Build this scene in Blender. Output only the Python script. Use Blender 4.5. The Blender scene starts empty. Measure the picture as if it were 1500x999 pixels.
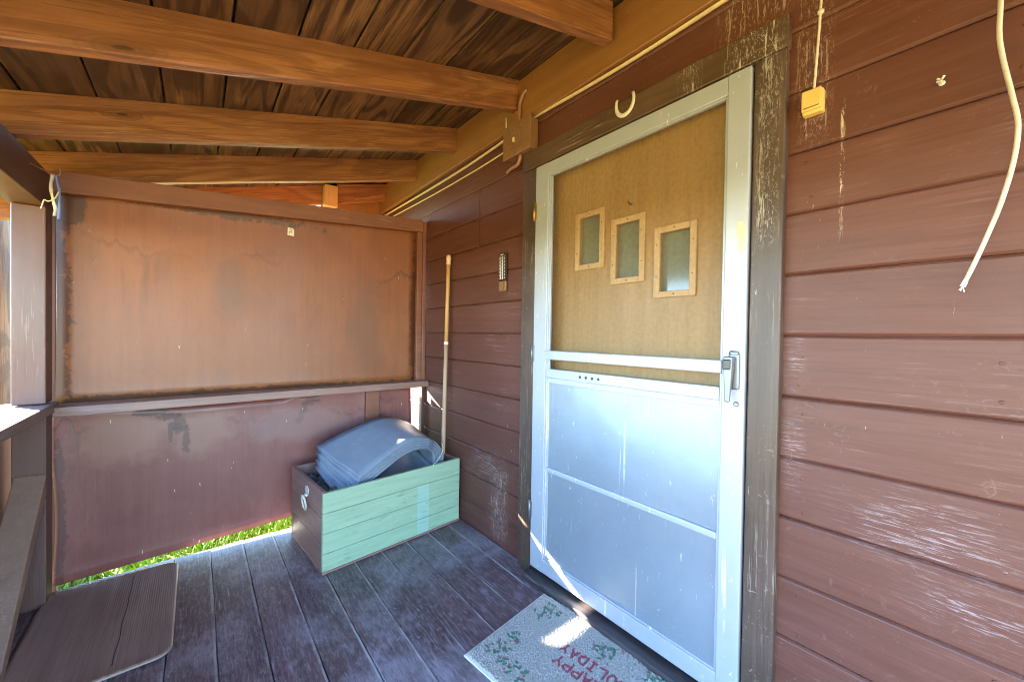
import bpy, bmesh, math, random
import numpy as np
from mathutils import Vector, Matrix, noise as mnoise
random.seed(7)
S = bpy.context.scene
COL = S.collection
W = 1.33            # face of the house wall (x); the porch runs along +y, z = 0 is the porch floor
FEND = 2.64         # far end of the porch floor
RS = 0.281          # roof slope: rises towards the house
def roofz(x): return 2.522 - RS * (1.30 - x)      # underside of the roof planks

# ------------------------------------------------------------------ materials
class NT:
    def __init__(s, name):
        s.m = bpy.data.materials.new(name); s.m.use_nodes = True
        s.t = s.m.node_tree; s.t.nodes.clear()
        s.out = s.n('ShaderNodeOutputMaterial'); s.b = s.n('ShaderNodeBsdfPrincipled')
        s.l(s.b.outputs[0], s.out.inputs[0])
        s.tc = s.n('ShaderNodeTexCoord')
    def n(s, k, **kw):
        x = s.t.nodes.new(k)
        for a, v in kw.items(): setattr(x, a, v)
        return x
    def l(s, a, b): s.t.links.new(a, b)
    def put(s, v, sock):
        if hasattr(v, 'is_linked') or hasattr(v, 'links'): s.l(v, sock)
        else: sock.default_value = v
    shear = 0.
    def coords(s, scale=(1, 1, 1), island=True, off=(0, 0, 0)):
        c = s.tc.outputs['Object']
        if s.shear:      # boards that climb with the roof: follow their slope
            p = s.n('ShaderNodeSeparateXYZ'); s.l(c, p.inputs[0]); q = s.n('ShaderNodeCombineXYZ')
            s.l(p.outputs[0], q.inputs[0]); s.l(p.outputs[1], q.inputs[1]); s.l(s.math('SUBTRACT', p.outputs[2], s.math('MULTIPLY', p.outputs[0], s.shear)), q.inputs[2]); c = q.outputs[0]
        if island:
            g = s.n('ShaderNodeNewGeometry')
            a = s.n('ShaderNodeVectorMath', operation='SCALE'); a.inputs[0].default_value = (17.3, 29.1, 41.7)
            s.l(g.outputs['Random Per Island'], a.inputs['Scale'])
            b = s.n('ShaderNodeVectorMath', operation='ADD'); s.l(c, b.inputs[0]); s.l(a.outputs[0], b.inputs[1]); c = b.outputs[0]
        mp = s.n('ShaderNodeMapping'); mp.inputs['Scale'].default_value = scale; mp.inputs['Location'].default_value = off
        s.l(c, mp.inputs[0]); return mp.outputs[0]
    def noise(s, vec, scale=5, detail=6, rough=.6, dist=0):
        x = s.n('ShaderNodeTexNoise'); x.inputs['Scale'].default_value = scale; x.inputs['Detail'].default_value = detail
        x.inputs['Roughness'].default_value = rough; x.inputs['Distortion'].default_value = dist
        s.l(vec, x.inputs['Vector']); return x.outputs[0]
    def wave(s, vec, scale=5, dist=5, detail=3, dscale=1.0):
        x = s.n('ShaderNodeTexWave', wave_type='BANDS', bands_direction='X'); x.inputs['Scale'].default_value = scale
        x.inputs['Distortion'].default_value = dist; x.inputs['Detail'].default_value = detail; x.inputs['Detail Scale'].default_value = dscale
        s.l(vec, x.inputs['Vector']); return x.outputs['Fac']
    def step(s, v, a, b, lo=0., hi=1.):
        r = s.n('ShaderNodeMapRange', clamp=True); r.inputs[1].default_value = a; r.inputs[2].default_value = b
        r.inputs[3].default_value = lo; r.inputs[4].default_value = hi; s.l(v, r.inputs[0]); return r.outputs[0]
    def math(s, op, a, b=None):
        x = s.n('ShaderNodeMath', operation=op); s.put(a, x.inputs[0])
        if b is not None: s.put(b, x.inputs[1])
        return x.outputs[0]
    def mix(s, f, a, b):
        x = s.n('ShaderNodeMix', data_type='RGBA'); s.put(f, x.inputs[0])
        for v, k in ((a, 6), (b, 7)):
            if isinstance(v, tuple): v = (*v[:3], 1)
            s.put(v, x.inputs[k])
        return x.outputs[2]
    def bump(s, h, strength=.3, dist=.002, prev=None):
        x = s.n('ShaderNodeBump'); x.inputs['Strength'].default_value = strength; x.inputs['Distance'].default_value = dist
        s.l(h, x.inputs['Height'])
        if prev is not None: s.l(prev, x.inputs['Normal'])
        return x.outputs[0]
    def xyz(s):
        x = s.n('ShaderNodeSeparateXYZ'); s.l(s.tc.outputs['Object'], x.inputs[0]); return x.outputs
    def done(s, col=None, rough=.6, metal=0., normal=None, spec=None):
        if col is not None:
            if isinstance(col, tuple): col = (*col[:3], 1)
            s.put(col, s.b.inputs['Base Color'])
        s.put(rough, s.b.inputs['Roughness']); s.b.inputs['Metallic'].default_value = metal
        if spec is not None: s.b.inputs['Specular IOR Level'].default_value = spec
        if normal is not None: s.l(normal, s.b.inputs['Normal'])
        return s.m

def stretch(axis, along=1.6, across=26.):
    v = [across] * 3; v['xyz'.index(axis)] = along; return tuple(v)

def wood(name, base, dark, pale, axis='y', tint=.25, figure=.0, worn=.0, worncol=(.55, .5, .45), rough=(.45, .65), bump=.35,
         drips=0., dripcol=(.75, .72, .66), scuff=0., spec=.5, bare=None, barecol=(.3, .16, .06), fscale=5.0, runs=(), knots=False, shear=0., patches=(), hairs=.5):
    n = NT(name); n.shear = shear
    g = n.coords(stretch(axis)); big = n.coords((1, 1, 1))
    fine = n.noise(g, 1.0, 8, .65); blot = n.noise(big, 2.3, 5, .6)
    c = n.mix(n.step(fine, .3, .7), dark, base)
    c = n.mix(n.step(blot, .45, .75, 0, .55), c, pale)
    hair = n.noise(n.coords(stretch(axis, 3.5, 120.)), 1.0, 4, .7)
    c = n.mix(n.step(hair, .52, .60, 0, hairs), c, dark)
    geo = n.n('ShaderNodeNewGeometry'); isl = geo.outputs['Random Per Island']
    c = n.mix(n.math('MULTIPLY', isl, tint), c, dark)
    h = fine
    if figure:
        wv = list(stretch(axis, .42, 2.3))
        vec = n.coords(tuple(wv))
        # rings of the sawn log: bands over the two cross axes bent by slow noise along the grain
        q = n.noise(vec, 1.9, 2, .45, .3)
        rings = n.math('SINE', n.math('MULTIPLY', q, 56.0 * fscale / 5))
        rings = n.step(rings, -.15, .6)
        c = n.mix(n.math('MULTIPLY', rings, figure), c, dark)
        h = n.math('ADD', fine, n.math('MULTIPLY', rings, -.5))
    if knots:
        kv = [5.5] * 3; kv['xyz'.index(axis)] = 2.0
        vo = n.n('ShaderNodeTexVoronoi', feature='F1'); vo.inputs['Scale'].default_value = 1.0; vo.inputs['Randomness'].default_value = 1.0
        wb = n.noise(n.coords((9, 9, 9)), 1.0, 3, .6)
        va = n.n('ShaderNodeVectorMath', operation='ADD'); n.l(n.coords(tuple(kv)), va.inputs[0])
        sc = n.n('ShaderNodeVectorMath', operation='SCALE'); sc.inputs[0].default_value = (.12, .12, .12); n.l(wb, sc.inputs['Scale']); n.l(sc.outputs[0], va.inputs[1])
        n.l(va.outputs[0], vo.inputs['Vector']); dk = vo.outputs['Distance']
        c = n.mix(n.step(dk, .16, .10, 0, .55), c, dark)
        kr = n.math('MULTIPLY', n.step(n.math('SINE', n.math('MULTIPLY', dk, 110.)), .1, .8), n.step(dk, .26, .12))
        c = n.mix(n.math('MULTIPLY', kr, .6), c, dark)
        c = n.mix(n.step(dk, .055, .035, 0, .8), c, tuple(q * .3 for q in dark))
    if bare:
        f2 = n.noise(n.coords(stretch(axis, 2.0, 60.)), 1.0, 6, .7)
        m = n.math('MULTIPLY', n.step(f2, .47, .60), n.step(n.noise(big, 3.1, 3, .5), .5, .62))
        c = n.mix(n.math('MULTIPLY', m, bare), c, barecol)
    if worn:
        f2 = n.noise(n.coords(stretch(axis, 5.0, 110.)), 1.0, 5, .7)
        m = n.math('MULTIPLY', n.step(f2, .56, .68), n.step(n.noise(big, 2.7, 4, .55), .48, .68))
        c = n.mix(n.math('MULTIPLY', m, worn), c, worncol)
    if scuff:
        f3 = n.noise(n.coords((40, 40, 40)), 1.0, 4, .7, 1.2)
        m = n.math('MULTIPLY', n.step(f3, .60, .68), n.step(n.noise(big, 3.9, 3, .6), .42, .62))
        c = n.mix(n.math('MULTIPLY', m, scuff), c, worncol)
    if drips:
        d1 = n.noise(n.coords((110, 110, 15), island=False), 1.0, 3, .6)
        m = n.math('MULTIPLY', n.step(d1, .72, .76), n.step(n.noise(n.coords((1, 1, .6), island=False), 2.2, 2, .5), .50, .56))
        c = n.mix(n.math('MULTIPLY', m, drips), c, dripcol)
    for yc, hw, zc, hz, amt in patches:      # rubbed-through places
        _, yy, zz = n.xyz()
        ry = n.math('DIVIDE', n.math('SUBTRACT', yy, yc), hw); rz = n.math('DIVIDE', n.math('SUBTRACT', zz, zc), hz)
        rr_ = n.math('SQRT', n.math('ADD', n.math('MULTIPLY', ry, ry), n.math('MULTIPLY', rz, rz)))
        rr_ = n.math('ADD', rr_, n.noise(n.coords((8, 8, 14), island=False), 1.0, 4, .6))
        pf = n.noise(n.coords(stretch(axis, 14., 170.)), 1.0, 5, .75, .6)
        c = n.mix(n.math('MULTIPLY', n.math('MULTIPLY', n.step(rr_, 1.6, .6), n.step(pf, .52, .62)), amt), c, worncol if axis != 'y' else (.55, .48, .50))
    if runs:
        _, yy, zz = n.xyz()
        for yc, hw, z0, z1, amt in runs:
            near = n.step(n.math('ABSOLUTE', n.math('SUBTRACT', yy, yc)), hw, hw * .5)
            near = n.math('MULTIPLY', near, n.math('MULTIPLY', n.step(zz, z0, z0 + .05), n.step(zz, z1, z1 - .05)))
            rn = n.noise(n.coords((90, 90, 7), island=False), 1.0, 5, .7, .4)
            c = n.mix(n.math('MULTIPLY', n.math('MULTIPLY', near, n.step(rn, .56, .62)), amt), c, dripcol)
            near2 = n.math('MULTIPLY', near, n.step(n.noise(n.coords((160, 160, 60), island=False), 1.0, 4, .7, 1.0), .54, .60))
            c = n.mix(n.math('MULTIPLY', near2, amt * .6), c, dripcol)
    nb = n.bump(h, bump, .002)
    r = n.step(blot, .3, .7, rough[0], rough[1])
    return n.done(c, r, 0, nb, spec)

def plain(name, col, rough=.5, metal=0., var=.25, scale=9., bump=.0, bscale=60., dirt=None, spec=None):
    n = NT(name); v = n.coords((1, 1, 1), island=False)
    k = n.noise(v, scale, 6, .6)
    c = n.mix(n.step(k, .35, .7, 0, var), col, tuple(x * .45 for x in col))
    if dirt:
        c = n.mix(n.step(n.noise(v, scale * 3, 5, .7), .55, .72, 0, dirt[1]), c, dirt[0])
    nb = n.bump(n.noise(v, bscale, 4, .6), bump, .002) if bump else None
    return n.done(c, n.step(k, .3, .7, rough * .85, min(1, rough * 1.15)), metal, nb, spec)

PB = (.120, .044, .031)      # the porch's red-brown paint
M = {}
M['siding'] = wood('siding_paint', PB, (.080, .028, .018), (.140, .056, .043), 'y', .3, worn=.32, worncol=(.36, .27, .25), rough=(.42, .6), bump=.5, drips=.7, spec=.32, scuff=.12, patches=[(-.93, .17, .73, .11, .38), (-1.01, .12, .58, .06, .38), (-.67, .035, 1.13, .09, .3), (-.67, .03, .88, .15, .25), (.80, .2, .42, .12, .4), (.72, .12, .2, .2, .35)], dripcol=(.62, .52, .42), runs=[(-.70, .05, 1.72, 2.6, .30), (-.765, .006, 1.45, 1.85, .7), (-.55, .13, 2.12, 2.3, .35), (.70, .09, .0, .45, .35)])
M['casing'] = wood('casing_paint', (.088, .052, .036), (.042, .025, .017), (.135, .09, .068), 'z', .2, worn=.9, worncol=(.40, .35, .28), rough=(.35, .55), bump=.7, drips=.85, scuff=.45, runs=[(-.60, .035, 1.45, 2.1, .33)])
M['casing_h'] = wood('casing_head_paint', (.10, .055, .030), (.048, .027, .015), (.15, .09, .052), 'y', .2, worn=.7, worncol=(.42, .37, .30), rough=(.35, .55), bump=.5, drips=.9, scuff=.3, runs=[(-.56, .10, 1.9, 2.3, .45), (-.36, .05, 1.9, 2.3, .3)])
M['rafter'] = wood('rafter_paint', (.37, .155, .058), (.15, .056, .021), (.42, .20, .09), 'x', .2, figure=.45, worn=.9, knots=True, shear=RS, hairs=.75, worncol=(.45, .28, .16), rough=(.45, .65), bump=.7, fscale=6)
M['plank'] = wood('roof_plank_stain', (.20, .094, .036), (.036, .016, .008), (.25, .125, .052), 'y', .55, figure=.85, rough=(.4, .6), bump=.5, bare=.55, barecol=(.36, .19, .075), fscale=5)
M['frieze'] = wood('frieze_paint', (.27, .125, .040), (.20, .09, .028), (.31, .155, .058), 'y', .15, rough=(.4, .6), bump=.2, drips=.5)
M['trim'] = wood('trim_paint', (.23, .085, .042), (.16, .055, .028), (.28, .12, .068), 'x', .25, worn=.5, worncol=(.4, .33, .29), rough=(.4, .6), bump=.3, drips=.7)
M['ledge'] = wood('ledge_paint', (.28, .15, .105), (.18, .09, .062), (.36, .22, .165), 'x', .2, worn=.6, worncol=(.5, .46, .43), rough=(.4, .6), bump=.35)
M['sill'] = wood('sill_paint', (.20, .145, .125), (.13, .085, .07), (.28, .22, .20), 'y', .2, worn=.6, worncol=(.5, .46, .43), rough=(.4, .6), bump=.35)
M['post'] = wood('post_paint', (.125, .058, .042), (.09, .04, .027), (.155, .08, .062), 'z', .2, worn=.25, rough=(.35, .55), bump=.4)
M['beam'] = wood('beam_paint', (.13, .06, .032), (.08, .035, .018), (.18, .09, .045), 'y', .2, rough=(.45, .65), bump=.3)
M['dark_board'] = wood('outer_board_paint', (.10, .045, .032), (.06, .026, .018), (.13, .065, .048), 'z', .2, rough=(.4, .6), bump=.3)
M['brace'] = wood('brace_paint', (.29, .18, .13), (.21, .12, .085), (.34, .22, .17), 'y', .2, worn=.3, rough=(.4, .6), bump=.3)
M['threshold'] = wood('threshold_worn_paint', (.05, .04, .042), (.025, .02, .02), (.10, .085, .085), 'y', .2, worn=.9, worncol=(.38, .36, .38), rough=(.3, .5), bump=.5)

def floor_mat():
    n = NT('floor_board_paint')
    g = n.coords(stretch('y', 2.2, 45.)); big = n.coords((1, 1, 1)); w = n.coords((1, 1, 1), island=False)
    fine = n.noise(g, 1.0, 8, .65)
    c = n.mix(n.step(fine, .3, .7), (.075, .041, .044), (.20, .118, .126))
    geo = n.n('ShaderNodeNewGeometry')
    c = n.mix(n.math('MULTIPLY', geo.outputs['Random Per Island'], .35), c, (.045, .032, .034))
    dust = n.noise(w, 2.6, 6, .68, .4)
    c = n.mix(n.step(dust, .47, .62, 0, .75), c, (.31, .26, .285))
    f2 = n.noise(n.coords(stretch('y', 6.0, 120.)), 1.0, 5, .7)
    m = n.math('MULTIPLY', n.step(f2, .57, .68), n.step(n.noise(w, 3.7, 4, .6), .42, .62))
    c = n.mix(n.math('MULTIPLY', m, .75), c, (.42, .40, .42))
    f3 = n.noise(n.coords((32, 32, 32), island=False), 1.0, 5, .72, 1.5)
    m3 = n.math('MULTIPLY', n.step(f3, .58, .68), n.step(n.noise(w, 2.1, 3, .6), .40, .60))
    c = n.mix(n.math('MULTIPLY', m3, .75), c, (.38, .36, .38))
    gr = n.noise(n.coords((120, 22, 60), island=False), 1.0, 5, .75, .5)
    c = n.mix(n.step(gr, .52, .68, 0, .6), c, (.36, .32, .34))
    c = n.mix(n.step(gr, .48, .34, 0, .6), c, (.035, .02, .022))
    # pale worn arrises along the board edges, at the pitch of the boards
    x = n.xyz()[0]
    wob = n.math('MULTIPLY', n.noise(n.coords((1, 14, 1), island=False), 1.0, 3, .6), .006)
    fr = n.math('FRACT', n.math('DIVIDE', n.math('ADD', n.math('SUBTRACT', x, -.0797), wob), .1452))
    edge = n.step(fr, .935, .965)
    em = n.math('MULTIPLY', edge, n.step(n.noise(n.coords((3, 2.2, 3), island=False), 1.0, 5, .7), .42, .6))
    c = n.mix(n.math('MULTIPLY', em, .8), c, (.48, .45, .43))
    nb = n.bump(n.math('ADD', fine, n.math('MULTIPLY', f3, .7)), .5, .0025)
    return n.done(c, n.step(dust, .35, .7, .34, .6), 0, nb, .5)
M['floor'] = floor_mat()

def panel_mat(name, base, dark, pale, tide_z, seed, stains=()):
    n = NT(name)
    v = n.coords((1, 1, 1), island=False, off=(seed, 0, 0))
    st = n.noise(n.coords((34, 1, 1.3), island=False), 1.0, 6, .6)
    c = n.mix(n.step(st, .25, .6, .45, 1), dark, base)
    bl = n.noise(v, 2.4, 6, .62, .5)
    c = n.mix(n.step(bl, .40, .70, 0, .75), c, pale)
    bl2 = n.noise(n.coords((3.5, 1, 2.2), island=False, off=(seed, 4, 1)), 1.0, 6, .66, .4)
    c = n.mix(n.step(bl2, .5, .72, 0, .6), c, dark)
    fb = n.noise(n.coords((120, 1, 16), island=False), 1.0, 4, .7)
    c = n.mix(n.step(fb, .54, .66, 0, .35), c, dark)
    # water runs: vertical dark streaks below wavy tide lines
    z = n.xyz()[2]; x = n.xyz()[0]
    tide = n.noise(n.coords((7, 1, .4), island=False, off=(seed, 0, 0)), 1.0, 5, .65)
    lvl = n.math('SUBTRACT', z, n.math('ADD', n.math('MULTIPLY', tide, .35), tide_z - .175))
    line = n.math('MULTIPLY', n.step(lvl, -.03, 0.0), n.step(lvl, .006, .0))
    runs = n.math('MULTIPLY', n.step(n.noise(n.coords((26, 1, 2.2), island=False, off=(seed, 0, 0)), 1.0, 4, .6), .5, .68), n.step(lvl, .01, -.03))
    runs = n.math('MULTIPLY', runs, n.step(lvl, -.55, -.05))
    patch = n.step(n.noise(n.coords((2.4, 1, 1), island=False, off=(seed * 2, 0, 0)), 1.0, 2, .5), .45, .6)
    k = n.math('MULTIPLY', n.math('MAXIMUM', n.math('MULTIPLY', line, .75), n.math('MULTIPLY', runs, .55)), patch)
    c = n.mix(k, c, tuple(q * .35 for q in base))
    wob = n.noise(n.coords((6, 1, 6), island=False, off=(seed, 0, 0)), 1.0, 6, .7)
    fin = n.noise(n.coords((40, 1, 14), island=False), 1.0, 4, .7)
    wob2 = n.noise(n.coords((24, 1, 20), island=False, off=(seed, 0, 3)), 1.0, 5, .75)
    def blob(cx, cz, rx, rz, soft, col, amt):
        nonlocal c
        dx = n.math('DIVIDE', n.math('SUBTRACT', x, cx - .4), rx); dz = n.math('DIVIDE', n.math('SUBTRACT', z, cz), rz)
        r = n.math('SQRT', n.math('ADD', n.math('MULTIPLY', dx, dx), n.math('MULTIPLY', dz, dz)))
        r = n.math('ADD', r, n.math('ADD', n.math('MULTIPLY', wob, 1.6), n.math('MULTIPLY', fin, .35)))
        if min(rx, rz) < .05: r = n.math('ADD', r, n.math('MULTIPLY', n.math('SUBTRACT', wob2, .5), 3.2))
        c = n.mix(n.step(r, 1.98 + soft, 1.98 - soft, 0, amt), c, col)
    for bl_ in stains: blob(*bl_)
    d1 = n.noise(n.coords((80, 80, 13), island=False), 1.0, 2, .5)
    c = n.mix(n.math('MULTIPLY', n.step(d1, .745, .76), .8), c, (.6, .52, .42))
    nb = n.bump(n.math('ADD', st, n.math('MULTIPLY', bl, .8)), .22, .003)
    return n.done(c, n.step(bl, .3, .7, .38, .55), 0, nb, .5)
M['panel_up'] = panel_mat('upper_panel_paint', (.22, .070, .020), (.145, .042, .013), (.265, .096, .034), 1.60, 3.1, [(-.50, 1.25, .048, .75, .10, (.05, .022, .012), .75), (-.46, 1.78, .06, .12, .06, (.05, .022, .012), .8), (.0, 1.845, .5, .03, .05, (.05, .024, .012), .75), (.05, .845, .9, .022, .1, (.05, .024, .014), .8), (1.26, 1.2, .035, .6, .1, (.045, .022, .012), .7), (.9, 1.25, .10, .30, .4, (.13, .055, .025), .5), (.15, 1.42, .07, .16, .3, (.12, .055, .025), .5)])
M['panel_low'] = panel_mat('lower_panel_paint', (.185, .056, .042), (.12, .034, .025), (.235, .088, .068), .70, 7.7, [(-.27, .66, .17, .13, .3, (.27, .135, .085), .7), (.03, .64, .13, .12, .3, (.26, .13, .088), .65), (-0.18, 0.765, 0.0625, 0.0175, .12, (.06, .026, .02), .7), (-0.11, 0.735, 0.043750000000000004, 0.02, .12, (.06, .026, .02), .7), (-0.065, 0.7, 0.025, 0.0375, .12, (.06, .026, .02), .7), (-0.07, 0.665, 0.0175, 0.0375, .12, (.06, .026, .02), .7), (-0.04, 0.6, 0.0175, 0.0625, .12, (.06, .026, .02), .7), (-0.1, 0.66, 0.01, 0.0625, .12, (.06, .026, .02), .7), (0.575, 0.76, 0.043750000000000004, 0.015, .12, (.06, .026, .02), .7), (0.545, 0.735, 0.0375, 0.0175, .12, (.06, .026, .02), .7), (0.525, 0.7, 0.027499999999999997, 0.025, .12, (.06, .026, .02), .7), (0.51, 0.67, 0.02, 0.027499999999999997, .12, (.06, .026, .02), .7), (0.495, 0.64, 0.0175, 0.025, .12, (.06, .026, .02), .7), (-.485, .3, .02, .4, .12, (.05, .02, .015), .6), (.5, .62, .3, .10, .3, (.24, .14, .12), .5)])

def alu(name, col, rough, dots):
    n = NT(name); v = n.coords((1, 1, 1), island=False)
    k = n.noise(v, 5, 6, .65)
    c = n.mix(n.step(k, .4, .72, 0, .35), col, tuple(x * .72 for x in col))
    sp = n.noise(n.coords((60, 60, 22), island=False), 1.0, 3, .6)
    c = n.mix(n.step(sp, .66, .72, 0, .55), c, (.82, .82, .82))
    run = n.math('MULTIPLY', n.step(n.noise(n.coords((50, 30, 1.1), island=False), 1.0, 3, .55), .66, .70), n.step(k, .42, .55))
    c = n.mix(n.math('MULTIPLY', run, .5), c, (.85, .85, .86))
    if dots:
        # the finely stamped grille of the kick panels
        _, y, z = n.xyz()
        a = n.math('SINE', n.math('MULTIPLY', y, 6.2832 / .0066)); b = n.math('SINE', n.math('MULTIPLY', z, 6.2832 / .0066))
        d = n.math('MULTIPLY', a, b)
        c = n.mix(n.step(d, .1, .7, 0, .22), c, tuple(x * .45 for x in col))
        nb = n.bump(n.math('ADD', n.math('MULTIPLY', d, .5), n.math('MULTIPLY', n.noise(v, 7, 1, .4), 3.0)), .25, .002)
    else:
        nb = n.bump(n.noise(v, 30, 4, .6), .12, .001)
    return n.done(c, n.step(k, .3, .7, rough * .85, rough * 1.2), .55 if dots else .25, nb)
M['alu'] = alu('aluminium_frame', (.37, .395, .44), .45, False)
M['kick'] = alu('stamped_aluminium_sheet', (.32, .375, .435), .34, True)
M['steel'] = plain('worn_steel', (.22, .23, .24), .45, .7, .3, 20)
M['white_metal'] = plain('white_painted_iron', (.62, .58, .50), .5, .1, .3, 40, .3)
M['black_plastic'] = plain('black_button', (.03, .035, .045), .3)
M['brass'] = plain('brass', (.42, .26, .08), .4, .8)
M['doorply'] = wood('varnished_plywood', (.40, .235, .085), (.30, .165, .055), (.46, .29, .125), 'z', .1, worn=.25, worncol=(.5, .36, .2), rough=(.35, .5), bump=.15, spec=.4)
M['lite_frame'] = wood('window_bead_pine', (.56, .36, .17), (.46, .28, .12), (.62, .42, .22), 'z', .2, rough=(.4, .55), bump=.2)
M['pane'] = plain('curtained_window_glass', (.20, .21, .155), .12, 0, .35, 4, 0, spec=.7)
M['mint'] = None
def mint():
    n = NT('mint_paint'); g = n.coords(stretch('x', 3.0, 40.)); big = n.coords((1, 1, 1))
    f = n.noise(g, 1.0, 8, .65); b = n.noise(big, 5, 5, .65)
    c = n.mix(n.step(f, .3, .7), (.225, .32, .205), (.295, .405, .26))
    geo = n.n('ShaderNodeNewGeometry'); c = n.mix(n.math('MULTIPLY', geo.outputs['Random Per Island'], .25), c, (.24, .35, .22))
    # an upright band of paler, bluer colour on the lower boards
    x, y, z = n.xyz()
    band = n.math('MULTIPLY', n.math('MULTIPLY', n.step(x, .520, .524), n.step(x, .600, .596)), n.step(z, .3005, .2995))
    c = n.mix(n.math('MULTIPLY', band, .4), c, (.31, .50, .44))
    wn = n.math('MULTIPLY', n.step(n.noise(n.coords(stretch('x', 8, 110.)), 1.0, 5, .72), .54, .64), n.step(b, .44, .6))
    c = n.mix(n.math('MULTIPLY', wn, .55), c, (.09, .12, .075))
    c = n.mix(n.step(n.noise(n.coords((22, 60, 60)), 1.0, 3, .6), .70, .74, 0, .6), c, (.06, .05, .035))
    return n.done(c, .55, 0, n.bump(f, .3, .002), .4)
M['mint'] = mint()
M['crate_wood'] = wood('crate_brown_wood', (.27, .145, .11), (.17, .085, .062), (.34, .20, .16), 'y', .3, worn=.4, worncol=(.4, .32, .27), rough=(.5, .7), bump=.4)
M['rubber'] = plain('grey_blue_rubber', (.18, .215, .255), .42, 0, .3, 7, .15, 90, ((.32, .35, .38), .35), .45)
M['tarp'] = plain('teal_woven_tarp', (.07, .145, .165), .45, 0, .4, 14, .3, 120, ((.35, .46, .45), .7))
M['twine'] = plain('pale_twine', (.62, .60, .55), .7)
M['cable'] = plain('cream_cable_sheath', (.62, .50, .28), .45, 0, .3, 30, 0, dirt=((.25, .16, .07), .4))
M['cablew'] = plain('off_white_cable_sheath', (.60, .52, .40), .45, 0, .3, 40, .2, 200, ((.30, .22, .14), .55))
M['cableend'] = plain('bare_wire_white', (.75, .77, .8), .5)
M['yellow'] = plain('yellowed_plastic', (.66, .43, .12), .4, 0, .25, 25)
M['boxpaint'] = plain('brown_painted_steel', (.22, .115, .055), .4, 0, .35, 18, .35, 70, ((.33, .20, .10), .4))
M['conduit'] = plain('painted_conduit', (.26, .125, .075), .4, 0, .3, 30)
M['broom'] = wood('broom_handle_wood', (.56, .32, .10), (.42, .22, .07), (.60, .38, .16), 'z', .1, rough=(.4, .55), bump=.2)
M['broom_old'] = wood('weathered_handle_wood', (.46, .30, .18), (.30, .18, .10), (.52, .37, .25), 'z', .1, rough=(.6, .8), bump=.4)
M['knob'] = plain('pale_rubber_tip', (.62, .42, .27), .5)
M['tape'] = plain('white_tape', (.8, .8, .78), .5)
M['tplate'] = plain('dark_bronze_plate', (.035, .018, .013), .4, .2)
M['tmark'] = plain('white_ink', (.75, .75, .78), .5, var=0)
M['ink'] = plain('black_ink', (.03, .028, .025), .5, var=0)
M['tag'] = plain('white_enamel_tag', (.80, .74, .64), .5, var=.1)
M['ribbon'] = plain('faded_ribbon', (.60, .56, .47), .6, 0, .35, 60, 0, dirt=((.35, .42, .48), .6))
M['blue_strip'] = plain('blue_ribbon', (.15, .2, .55), .5)
M['copper'] = plain('rusty_wire', (.33, .15, .08), .5, .4)
M['oldmat'] = wood('grey_rubber_mat', (.40, .27, .21), (.25, .16, .125), (.48, .34, .28), 'y', .15, worn=.8, worncol=(.33, .30, .29), rough=(.42, .6), bump=.35)
M['flesh'] = plain('torn_sticker', (.62, .56, .36), .7)
def ribbed(m):
    t = m.node_tree; n = NT.__new__(NT); n.m = m; n.t = t; n.tc = [k for k in t.nodes if k.type == 'TEX_COORD'][0]; n.b = [k for k in t.nodes if k.type == 'BSDF_PRINCIPLED'][0]
    x, y, z = n.xyz(); rib = n.math('SINE', n.math('MULTIPLY', x, 6.2832 / .0075))
    old = n.b.inputs['Normal'].links[0].from_socket; n.l(n.bump(rib, .2, .0015, old), n.b.inputs['Normal'])
    cl = n.b.inputs['Base Color'].links[0].from_socket
    n.l(n.mix(n.step(rib, .2, .9, 0, .10), cl, (.08, .06, .055)), n.b.inputs['Base Color'])
ribbed(M['oldmat'])
def doormat_mat():
    n = NT('door_mat_pile'); a = n.n('ShaderNodeVertexColor', layer_name='Col')
    v = n.coords((1, 1, 1), island=False); f = n.noise(v, 330, 3, .7)
    c = n.mix(n.step(f, .40, .60, .8, 0), a.outputs[0], (.07, .068, .066))
    return n.done(c, .95, 0, n.bump(f, .6, .003), .15)
M['doormat'] = doormat_mat()
def ground_mat():
    n = NT('lawn_soil'); v = n.coords((1, 1, 1), island=False)
    k = n.noise(v, .9, 8, .65); f = n.noise(v, 30, 5, .7)
    c = n.mix(n.step(k, .40, .62), (.36, .265, .035), (.52, .30, .045))
    c = n.mix(n.step(f, .35, .7, 0, .5), c, (.09, .10, .025))
    c = n.mix(n.step(n.xyz()[1], 2.55, 2.9, 0, .85), c, (.075, .13, .016))       # the green lawn beyond the porch
    return n.done(c, .9, 0, n.bump(f, .6, .02), .2)
M['ground'] = ground_mat()
M['grass'] = plain('grass_blades', (.14, .25, .026), .6, 0, .25, 3, spec=.2)
M['bark'] = wood('tree_bark', (.24, .13, .06), (.07, .035, .018), (.32, .19, .10), 'z', .1, figure=.5, rough=(.8, .95), bump=1.0)
M['leaf'] = plain('tree_leaves', (.055, .10, .02), .5, 0, .5, 2)
M['screen'] = None
def screen():
    n = NT('insect_screen'); n.t.nodes.remove(n.b)
    t = n.n('ShaderNodeBsdfTransparent'); d = n.n('ShaderNodeBsdfDiffuse'); d.inputs[0].default_value = (.10, .085, .06, 1)
    m = n.n('ShaderNodeMixShader')
    # woven wire: closes up where it is thicker and dusty
    k = n.step(n.noise(n.coords((1, 60, 60), island=False), 1.0, 2, .5), .3, .7, .16, .30)
    n.l(k, m.inputs[0]); n.l(t.outputs[0], m.inputs[1]); n.l(d.outputs[0], m.inputs[2]); n.l(m.outputs[0], n.out.inputs[0]); return n.m
M['screen'] = screen()

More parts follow.
